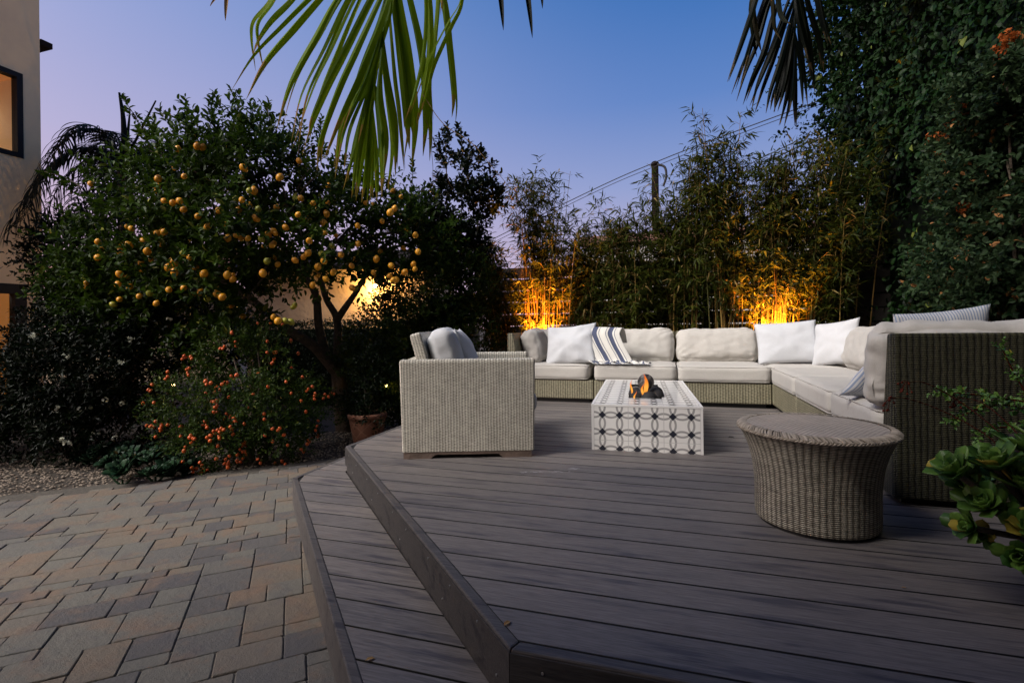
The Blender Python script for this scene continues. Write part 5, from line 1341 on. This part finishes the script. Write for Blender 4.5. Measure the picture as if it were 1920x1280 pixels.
# two leaflet tips and a dry curl from fronds above the frame
def tips(label, items, mat, name):
    t = thing(name, label, 'palm frond', items[0][0], 0, 'hanging palm fronds'); b = np.array(items[0][0]); a = Acc()
    for i, (p, d, L, w) in enumerate(items): leaflet(a, np.array(p) - b, d, L, w, CR, .5, i, .35)
    a.build('leaflets', mat, t, False); return t
tips('dark palm leaflet tips poking in at the middle of the top edge', [((-.73, 2.19, 2.60), (.10, .0, -1.), .36, .030), ((-.62, 2.22, 2.62), (.14, .02, -1.), .42, .030), ((-.54, 2.24, 2.62), (.06, .02, -1.), .28, .028)], M['palm_dark'], 'palm_leaf_tips')
tips('dry brown palm leaf curl at the top left', [((-1.91, 1.815, 2.50), (-.12, -.03, -1.), .20, .022), ((-1.91, 1.815, 2.46), (-.8, -.25, -.65), .13, .016)], M['dry_leaf'], 'dry_palm_leaf')
# queen palm behind the house corner
qp = thing('feather_palm', 'dark shaggy feather palm beyond the house corner', 'palm tree', (-9.85, 6.9, -.46)); qb = np.array([-9.85, 6.9, -.46]); 
ac = Acc(); ac.tube([(0, 0, 0), (.03, 0, 2.4), (.0, 0, 4.55)], .17, .12, 10); ac.build('trunk', M['bark'], qp)
cr0 = np.array([-9.85, 6.9, 4.1]) - qb
spear = Acc(); spear.tube([cr0, cr0 + (-.02, 0, .8), cr0 + (-.12, 0, 1.35)], .07, .02, 6, .3); spear.tube([cr0, cr0 + (.1, 0, .6), cr0 + (.16, 0, 1.0)], .04, .012, 6, .3)
spear.tube([cr0, cr0 + (.6, -.1, .55), cr0 + (.95, -.1, 1.0)], .03, .014, 6, .8)
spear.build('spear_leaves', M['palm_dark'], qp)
rr = random.Random(9)
for i in range(19):
    a = i * 2 * PI / 19 + rr.uniform(-.2, .2); el = rr.uniform(.15, .9); L = rr.uniform(1.0, 1.9)
    dx = np.array([math.cos(a), math.sin(a), 0]); pts = [cr0 + dx * L * f + np.array([0, 0, el * L * f * (1 - f) * 2.0 - 1.05 * L * f ** 2.4 * .8]) for f in np.linspace(0, 1, 7)]
    ac = Acc(); P = smooth_path(pts, 4); T = unit(np.gradient(P, axis=0)); latd = unit(np.cross(dx, [0, 0, 1.]))
    ac.tube(pts, .018, .005, 5, .5, 3)
    for k in range(2, len(P)):
        for s in (1, -1):
            for q in (0, 1):
                d = latd * s * .8 + T[k] * .7 + np.array([rr.gauss(0, .15), rr.gauss(0, .15), rr.gauss(-.1, .15)])
                leaflet(ac, P[k] + T[k] * q * .03, d, rr.uniform(.35, .6), .022, T[k], 1.6, i * 1000 + k * 4 + q * 2 + s, rr.random() * .8)
    ac.build('frond', M['palm_dark'], qp, False)

# ------------------------------------------------------------------ pots and succulents
def rosette(acc, c, axis, n, L, w, seed, open_=1., cup=.25):
    r = np.random.default_rng(seed); axis = unit(np.array(axis, float)); e1 = unit(np.cross(axis, [.3, .2, 1.])); e2 = np.cross(axis, e1)
    tv = []; 
    for i in range(n):
        f = i / n; a = i * 2.39996; el = (1.25 - f * 1.0) * open_       # outer leaves first
        rad = e1 * math.cos(a) + e2 * math.sin(a)
        d = rad * math.sin(el) + axis * math.cos(el); nn = axis * math.sin(el) - rad * math.cos(el)
        s = np.cross(d, nn); l = L * .88 * (1 - .55 * f) * r.uniform(.8, 1.12); ww = w * .80 * (1 - .4 * f)
        V = []; F = []; m = 7
        th = .006
        for k in range(m + 1):
            q = k / m; wd = ww * (.30 + .70 * math.sin(PI * min(1, q * .62 + .02)) ** 1.2) * (1 - max(0, (q - .72) / .28) ** 2.2) ** .5 if q < 1 else .001
            p = np.array(c) + d * l * q + nn * (cup * l * q * q * .5)
            V += [p + s * wd * .5 + nn * wd * .20, p + nn * (-.0) , p - s * wd * .5 + nn * wd * .20, p - nn * th * (1 - q * .6)]
        for k in range(m):
            b = k * 4
            F += [(b, b + 1, b + 5, b + 4), (b + 1, b + 2, b + 6, b + 5), (b + 2, b + 3, b + 7, b + 6), (b + 3, b, b + 4, b + 7)]
        acc.add(np.array(V), np.array(F), float(np.clip(r.normal(.5, .28), 0, .92)) if r.random() > .035 else 1.)
def pot(name, label, loc, prof, mat, rz=0., lattice=False):
    t = thing(name, label, 'plant pot', loc, rz); n = 48; V = []; F = []
    P = prof
    for (r, z) in P:
        for j in range(n): V.append((r * math.cos(2 * PI * j / n), r * math.sin(2 * PI * j / n), z))
    for i in range(len(P) - 1):
        for j in range(n): F.append((i * n + j, i * n + (j + 1) % n, (i + 1) * n + (j + 1) % n, (i + 1) * n + j))
    arrays('body', np.array(V), np.array(F), mat, t, None, True)
    z = P[-1][1]; r = P[-1][0]
    bm = bmesh.new(); bmesh.ops.create_circle(bm, cap_ends=True, segments=32, radius=r + .004, matrix=Matrix.Translation((0, 0, z + .004))); frombm('soil', bm, M['soil'], t)
    return t
sp_ = pot('succulent_pot', 'dark round planter holding big green succulent rosettes beside the sofa end', (1.20, 1.90, 0), [(.02, .0), (.09, .0), (.105, .015), (.14, .13), (.16, .19), (.166, .215), (.158, .22), (.15, .19)], M['dark_pot'])
b0 = np.array([1.14, 1.90, 0]); v0 = np.array([-.25, -.55, .75])
su = thing('rosette_succulent', 'large pale green rosette succulent with a few yellow leaves', 'succulent', (1.14, 1.90, .2)); sb = np.array([1.14, 1.90, .2])
ROS = [((.850, 1.840, .400), (-.62, -.05, .78), 15, .118, .066), ((.945, 1.850, .425), (-.30, -.10, .95), 17, .128, .070), ((.905, 1.815, .315), (-.60, -.30, .70), 14, .105, .062), ((1.005, 1.845, .375), (-.15, -.30, .95), 16, .115, .066),
       ((.885, 1.840, .245), (-.85, -.25, .25), 12, .090, .055), ((.985, 1.790, .27), (-.35, -.60, .70), 14, .095, .058), ((1.05, 1.86, .46), (.05, -.10, 1.), 16, .125, .068), ((1.07, 1.80, .33), (.1, -.5, .9), 15, .105, .060), ((.97, 1.80, .19), (-.5, -.7, .2), 12, .080, .050), ((1.13, 1.95, .48), (.2, .1, 1), 16, .12, .066), ((.93, 1.93, .36), (-.5, .2, .85), 14, .115, .064)]
ac = Acc(); st = Acc()
for i, (c, a, n, L_, w_) in enumerate(ROS):
    rosette(ac, np.array(c) - sb, a, n + 3, L_, w_, 60 + i); rosette(ac, np.array(c) - sb + np.array([.05, .05, -.06 + .02 * (i % 3)]), (a[0] * .5 - .3 * (i % 2), a[1] - .2, a[2]), n - 2, L_ * .85, w_ * .85, 160 + i); m = np.array([1.12, 1.90, .22]) - sb
    st.tube([m, (m + np.array(c) - sb) / 2 + np.array([0, 0, -.01]), np.array(c) - sb], .011, .009, 6)
ac.build('rosettes', M['succulent'], su); st.build('stems', M['bark'], su)
fl = Acc(); hd = []
for pth in ([(.812, 2.082, .657), (.875, 2.101, .653), (.973, 2.10, .591), (1.05, 2.02, .496), (1.10, 1.94, .40)], [(.739, 2.007, .609), (.788, 2.022, .607), (.893, 2.03, .567), (1.0, 1.98, .489), (1.05, 1.92, .38)], [(1.010, 2.196, .593), (1.075, 2.18, .578), (1.12, 2.10, .504), (1.13, 2.0, .42)]):
    fl.tube([np.array(q) - sb for q in pth], .0015, .0024, 5, .1); h = np.array(pth[0]) - sb; rr = random.Random(int(pth[0][0] * 1000))
    for i in range(9):
        e = h + np.array([rr.uniform(-.025, .012), rr.uniform(-.015, .015), rr.uniform(-.045, .008)]); fl.tube([h + (e - h) * .1, (h + e) / 2 + np.array([0, 0, .006]), e], .0009, .0009, 4, .3, 2)
        b = sphere_bm(.0042, 6, 5); vv = np.array([v.co[:] for v in b.verts]) + e; ff = np.array([[v.index for v in f.verts] if len(f.verts) == 4 else [v.index for v in f.verts] + [f.verts[2].index] for f in b.faces]); b.free(); hd.append((vv, ff))
for vv, ff in hd: fl.add(vv, ff, .9)
fl.build('flower_stalks', M['red_stalk'], su)
tp = thing('trailing_plant', 'small leaved trailing plant hanging in front of the ribbed sofa back', 'plant', (1.32, 2.28, .45)); tb = np.array([1.32, 2.28, .45])
ac = Acc(); TP0 = []; TPd = []
for pth in ([(.955, 2.179, .613), (1.038, 2.204, .606), (1.149, 2.238, .591), (1.33, 2.28, .56)], [(1.0, 2.192, .516), (1.093, 2.221, .553), (1.204, 2.255, .560), (1.33, 2.29, .50)], [(1.202, 2.307, .762), (1.235, 2.321, .692), (1.30, 2.33, .56)], [(1.092, 2.221, .456), (1.166, 2.244, .484), (1.33, 2.27, .47)], [(1.24, 2.25, .68), (1.28, 2.27, .62), (1.33, 2.28, .5)], [(1.16, 2.21, .41), (1.25, 2.25, .44), (1.33, 2.27, .44)]):
    q = smooth_path(pth, 6) - tb; ac.tube([np.array(x) - tb for x in pth], .0018, .0035, 5, .5)
    for k in range(0, len(q) - 1):
        TP0.append(q[k]); TPd.append(np.array([q[k] - q[k + 1]])[0] / np.linalg.norm(q[k] - q[k + 1]) + rng.normal(0, .5, 3))
ac.build('stems', M['red_stalk'], tp); TP0, TPd = np.array(TP0), np.array(TPd)
V, F, tt = sprays(TP0, TPd, np.full(len(TP0), .045), 7, .024, .016, 'oval', seed=3, droop=0.)
arrays('leaves', V, F, M['succulent'], tp, tt, False)
pot('trailing_plant_pot', 'dark pot behind the succulents with trailing stems', (1.36, 2.30, 0), [(.02, 0), (.09, 0), (.10, .02), (.135, .40), (.14, .43), (.125, .43)], M['dark_pot'])
pot('terracotta_pot', 'terracotta pot with a lattice pattern standing on gravel beside the deck', (-3.02, 4.56, -.405), [(.02, 0), (.125, 0), (.13, .012), (.185, .30), (.19, .33), (.20, .335), (.205, .37), (.198, .385), (.18, .385), (.17, .35)], M['terra_lattice'])
pp = thing('potted_plant', 'dark leafy plant growing in the terracotta pot', 'plant', (-3.02, 4.56, -.02)); crown('foliage', [(0, 0, .20, .22), (.10, .0, .42, .18), (-.05, .05, .10, .20), (.14, -.05, .05, .18), (.02, .1, .6, .16)], 420, M['dark_leaf'], pp, L=.12, per=8, ll=.05, ww=.022, shape='diamond', seed=41, thresh=-.6)
st = Acc(); [st.tube([(0, 0, -.03), (dx * .5, dy, .15), (dx, dy, .36)], .008, .003, 5) for dx, dy in ((.08, .03), (-.07, .04), (.02, -.06))]; st.build('stems', M['bark'], pp)
SUC = [(-4.53, 3.06), (-4.25, 2.93), (-4.06, 3.06), (-4.40, 3.20), (-4.75, 3.25), (-4.15, 3.27), (-4.55, 3.40), (-4.92, 3.45), (-3.98, 3.28), (-4.72, 3.62), (-4.30, 3.45), (-5.08, 3.28)]
for i, (x, y) in enumerate(SUC):
    lb = ['dark rosette succulent nearest the patio edge', 'dark rosette succulent at the front of its patch, right of the nearest', 'dark rosette succulent at the right front of the patch by the kumquat bush'][i] if i < 3 else 'dark ground rosette succulent in the patch behind the front three'
    t = thing('ground_succulent', lb, 'succulent', (x, y, -.40), 0, 'ground succulents by the patio' if i < 3 else 'ground succulents in the patch behind'); ac = Acc(); rr = random.Random(i)
    for j in range(4): rosette(ac, (rr.uniform(-.09, .09), rr.uniform(-.09, .09), .04 + rr.uniform(0, .10)), (rr.uniform(-.5, .5), rr.uniform(-.8, .1), 1), 18, .135, .07, i * 10 + j, 1.05)
    ac.build('rosettes', M['succ_dark'], t)
    st = Acc(); [st.tube([(0, 0, 0), (dx, dx * .4, .06)], .010, .008, 5) for dx in (-.06, 0, .06)]; st.build('stems', M['succ_dark'], t)

# ------------------------------------------------------------------ small things on the ground
def loose_leaf(label, loc, L, mat, rz, name='fallen_leaf', n=1):
    V, F, t = leaves(np.zeros((1, 3)), np.array([[math.cos(rz), math.sin(rz), .05]]), np.array([[.1, .1, 1.]]), np.array([L]), np.array([L * .5]), 'oval', np.array([.5]))
    o = arrays(name, V, F, mat, None, t, False); o.location = loc; return tag(o, label, 'leaf')
loose_leaf('curled brown leaf caught on the deck edge near the corner', (-.457, 1.365, .004), .032, M['dry_leaf'], 1.2)
loose_leaf('yellow leaf lying on the gravel next to the terracotta pot', (-3.10, 4.36, -.388), .075, M['yellow_leaf'], .3)
loose_leaf('second yellow leaf on the gravel close to the deck corner', (-2.98, 4.16, -.388), .06, M['yellow_leaf'], 2.3)
loose_leaf('thin dry leaf lying on the lower step', (-.92, 1.36, ZS + .004), .032, M['dry_leaf'], .8)
loose_leaf('tiny pale leaf scrap on the dark deck boards near the planter', (.727, 1.918, .004), .018, M['dry_leaf'], .2)
loose_leaf('small dark leaf on the deck between fire table and round stool', (.45, 4.11, .004), .05, M['dark_leaf'], .2)
q = np.random.default_rng(4); V = []; F = []
for (cx, cy, n_, sx) in ((-.70, 2.88, 26, .07), (-.545, 2.985, 9, .03)):
    for i in range(n_):
        a = q.normal(0, 1) * sx; c = np.array([cx + a, cy + a * .32 + q.normal(0, .007)]); k = len(V); w = q.uniform(.006, .016); h = q.uniform(.0015, .004)
        for j in range(6): an = j * PI / 3; V.append((c[0] + w * math.cos(an), c[1] + w * .3 * math.cos(an) + h * math.sin(an), .0022 + .0003 * i / n_))
        F.append([k + j for j in range(6)])
o = arrays('paint_scuff', np.array(V), np.array(F), M['scuff'], None, None, False); tag(o, 'white paint scuff smeared on the deck boards in front of the armchair', 'scuff mark')

# ------------------------------------------------------------------ light
def spot(name, loc, target, e, c, ang, size, parent, blend=.6):
    l = bpy.data.lights.new(name, 'SPOT'); l.energy = e; l.color = c; l.spot_size = ang; l.spot_blend = blend; l.shadow_soft_size = size
    o = bpy.data.objects.new(name, l); col.objects.link(o); o.location = loc
    d = Vector(target) - Vector(loc); o.rotation_euler = d.to_track_quat('-Z', 'Y').to_euler()
    if parent: o.parent = parent
    return o
def uplight(label, loc, target, e, ang=R(75)):
    t = thing('garden_uplight', label, 'uplight', loc, 0, 'garden uplights')
    d = (Vector(target) - Vector(loc)).normalized(); q = d.to_track_quat('Z', 'Y').to_matrix().to_4x4()
    bm = bmesh.new(); bmesh.ops.create_cone(bm, cap_ends=True, segments=16, radius1=.026, radius2=.034, depth=.10, matrix=Matrix.Translation((0, 0, .06)) @ q); frombm('housing', bm, M['copper'], t)
    bm = bmesh.new(); bmesh.ops.create_cone(bm, cap_ends=True, segments=8, radius1=.004, radius2=.008, depth=.14, matrix=Matrix.Translation((0, 0, -.06))); frombm('spike', bm, M['copper'], t)
    off = d * .075; spot('beam', (off.x, off.y, .06 + off.z), tuple(Vector((off.x, off.y, .06 + off.z)) + d), e * 1.25, (1., .30, .028), ang, .03, t)
uplight('uplight among the canes left of the throw, behind the white pillow', (-1.72, 6.70, .30), (-1.66, 7.02, 1.35), 1700., R(72))
uplight('uplight among the canes at the sofa corner', (1.30, 6.70, .30), (1.30, 7.02, 1.30), 1500., R(72))
def path_light(label, loc, e):
    t = thing('path_light', label, 'path light', loc, 0, 'small path lights in the shrubs')
    ac = Acc(); ac.tube([(0, 0, -.3), (0, 0, .0)], .006, .006, 6); ac.build('stake', M['copper'], t)
    bm = sphere_bm(.014, 10, 8); frombm('bulb', bm, M['bulb'], t, True)
    bm = bmesh.new(); bmesh.ops.create_cone(bm, cap_ends=True, segments=16, radius1=.045, radius2=.01, depth=.03, matrix=Matrix.Translation((0, 0, .045))); frombm('cap', bm, M['copper'], t)
    point('glow', (0, 0, .020), t, e * 1.3, (1., .62, .14), .015)
path_light('path light glowing inside the jasmine and kumquat bushes', (-4.72, 3.75, .33), 1.1)
path_light('path light glowing in the shrub behind the armchair', (-3.12, 5.10, .20), 1.1)
SUN_AZ = Vector((-.70, -.71, 0)).normalized(); SUN_EL = R(44)
sl = bpy.data.lights.new('evening_sun', 'SUN'); sl.energy = 5.0; sl.angle = R(28); sl.color = (1., .95, .88)
so = bpy.data.objects.new('evening_sun', sl); col.objects.link(so)
sd = -(SUN_AZ * math.cos(SUN_EL) + Vector((0, 0, math.sin(SUN_EL)))); so.rotation_euler = sd.to_track_quat('-Z', 'Y').to_euler(); so.location = (-8, -8, 8)

world = bpy.data.worlds.new('World'); scene.world = world; world.use_nodes = True
t = NT(world); bg = t.n['Background']
dirv = t.coord('Generated'); s = t.sep(dirv); z = s[2]
def dotv(v):
    n = t.new('ShaderNodeVectorMath', operation='DOT_PRODUCT'); t.link(dirv, n.inputs[0]); n.inputs[1].default_value = v; return n.outputs['Value']
cool = t.ramp(z, [(0., (.56, .40, .50)), (.14, (.385, .355, .52)), (.26, (.230, .290, .520)), (.40, (.098, .195, .465)), (.56, (.030, .130, .385)), (1., (.02, .075, .22))])
warm = t.ramp(z, [(0., (.74, .44, .46)), (.13, (.55, .385, .50)), (.30, (.38, .36, .555)), (.56, (.20, .29, .56)), (1., (.03, .09, .27))])
az = t.ramp(dotv((-.94, -.34, 0)), [(.0, (0, 0, 0)), (.85, (1, 1, 1))])
mr = t.new('ShaderNodeMapRange', interpolation_type='SMOOTHSTEP'); t.link(dotv((-.94, -.34, 0)), mr.inputs[0]); mr.inputs[1].default_value = -.45; mr.inputs[2].default_value = .80
sky = t.mix(mr.outputs[0], cool, warm)
gl = t.math('POWER', t.math('MAXIMUM', dotv((-.66, -.72, .22)), 0.), 3.0)
glow = t.mix(gl, (0., 0., 0.), (1.2, .80, .58)); 
add = t.mix(1., sky, glow, 'ADD')
t.link(add, bg.inputs[0]); bg.inputs[1].default_value = 1.22

# ------------------------------------------------------------------ camera
cd = bpy.data.cameras.new('camera'); co = bpy.data.objects.new('camera', cd); col.objects.link(co)
cd.sensor_width = 36.; cd.lens = 36. * 930 / 1920; cd.shift_y = -28 / 1920; cd.clip_start = .05; cd.clip_end = 1000
co.matrix_world = Matrix.Translation((0, 0, .87)) @ Matrix.Rotation(R(17.15), 4, 'Z') @ Matrix.Rotation(R(90), 4, 'X') @ Matrix.Rotation(R(-.7), 4, 'Z')
scene.camera = co
scene.view_settings.view_transform = 'Standard'; scene.view_settings.look = 'None'; scene.view_settings.gamma = 1.; scene.view_settings.exposure = 0.
scene.cycles.use_denoising = True
scene.cycles.max_bounces = 6; scene.cycles.transparent_max_bounces = 12; scene.cycles.sample_clamp_indirect = 6.
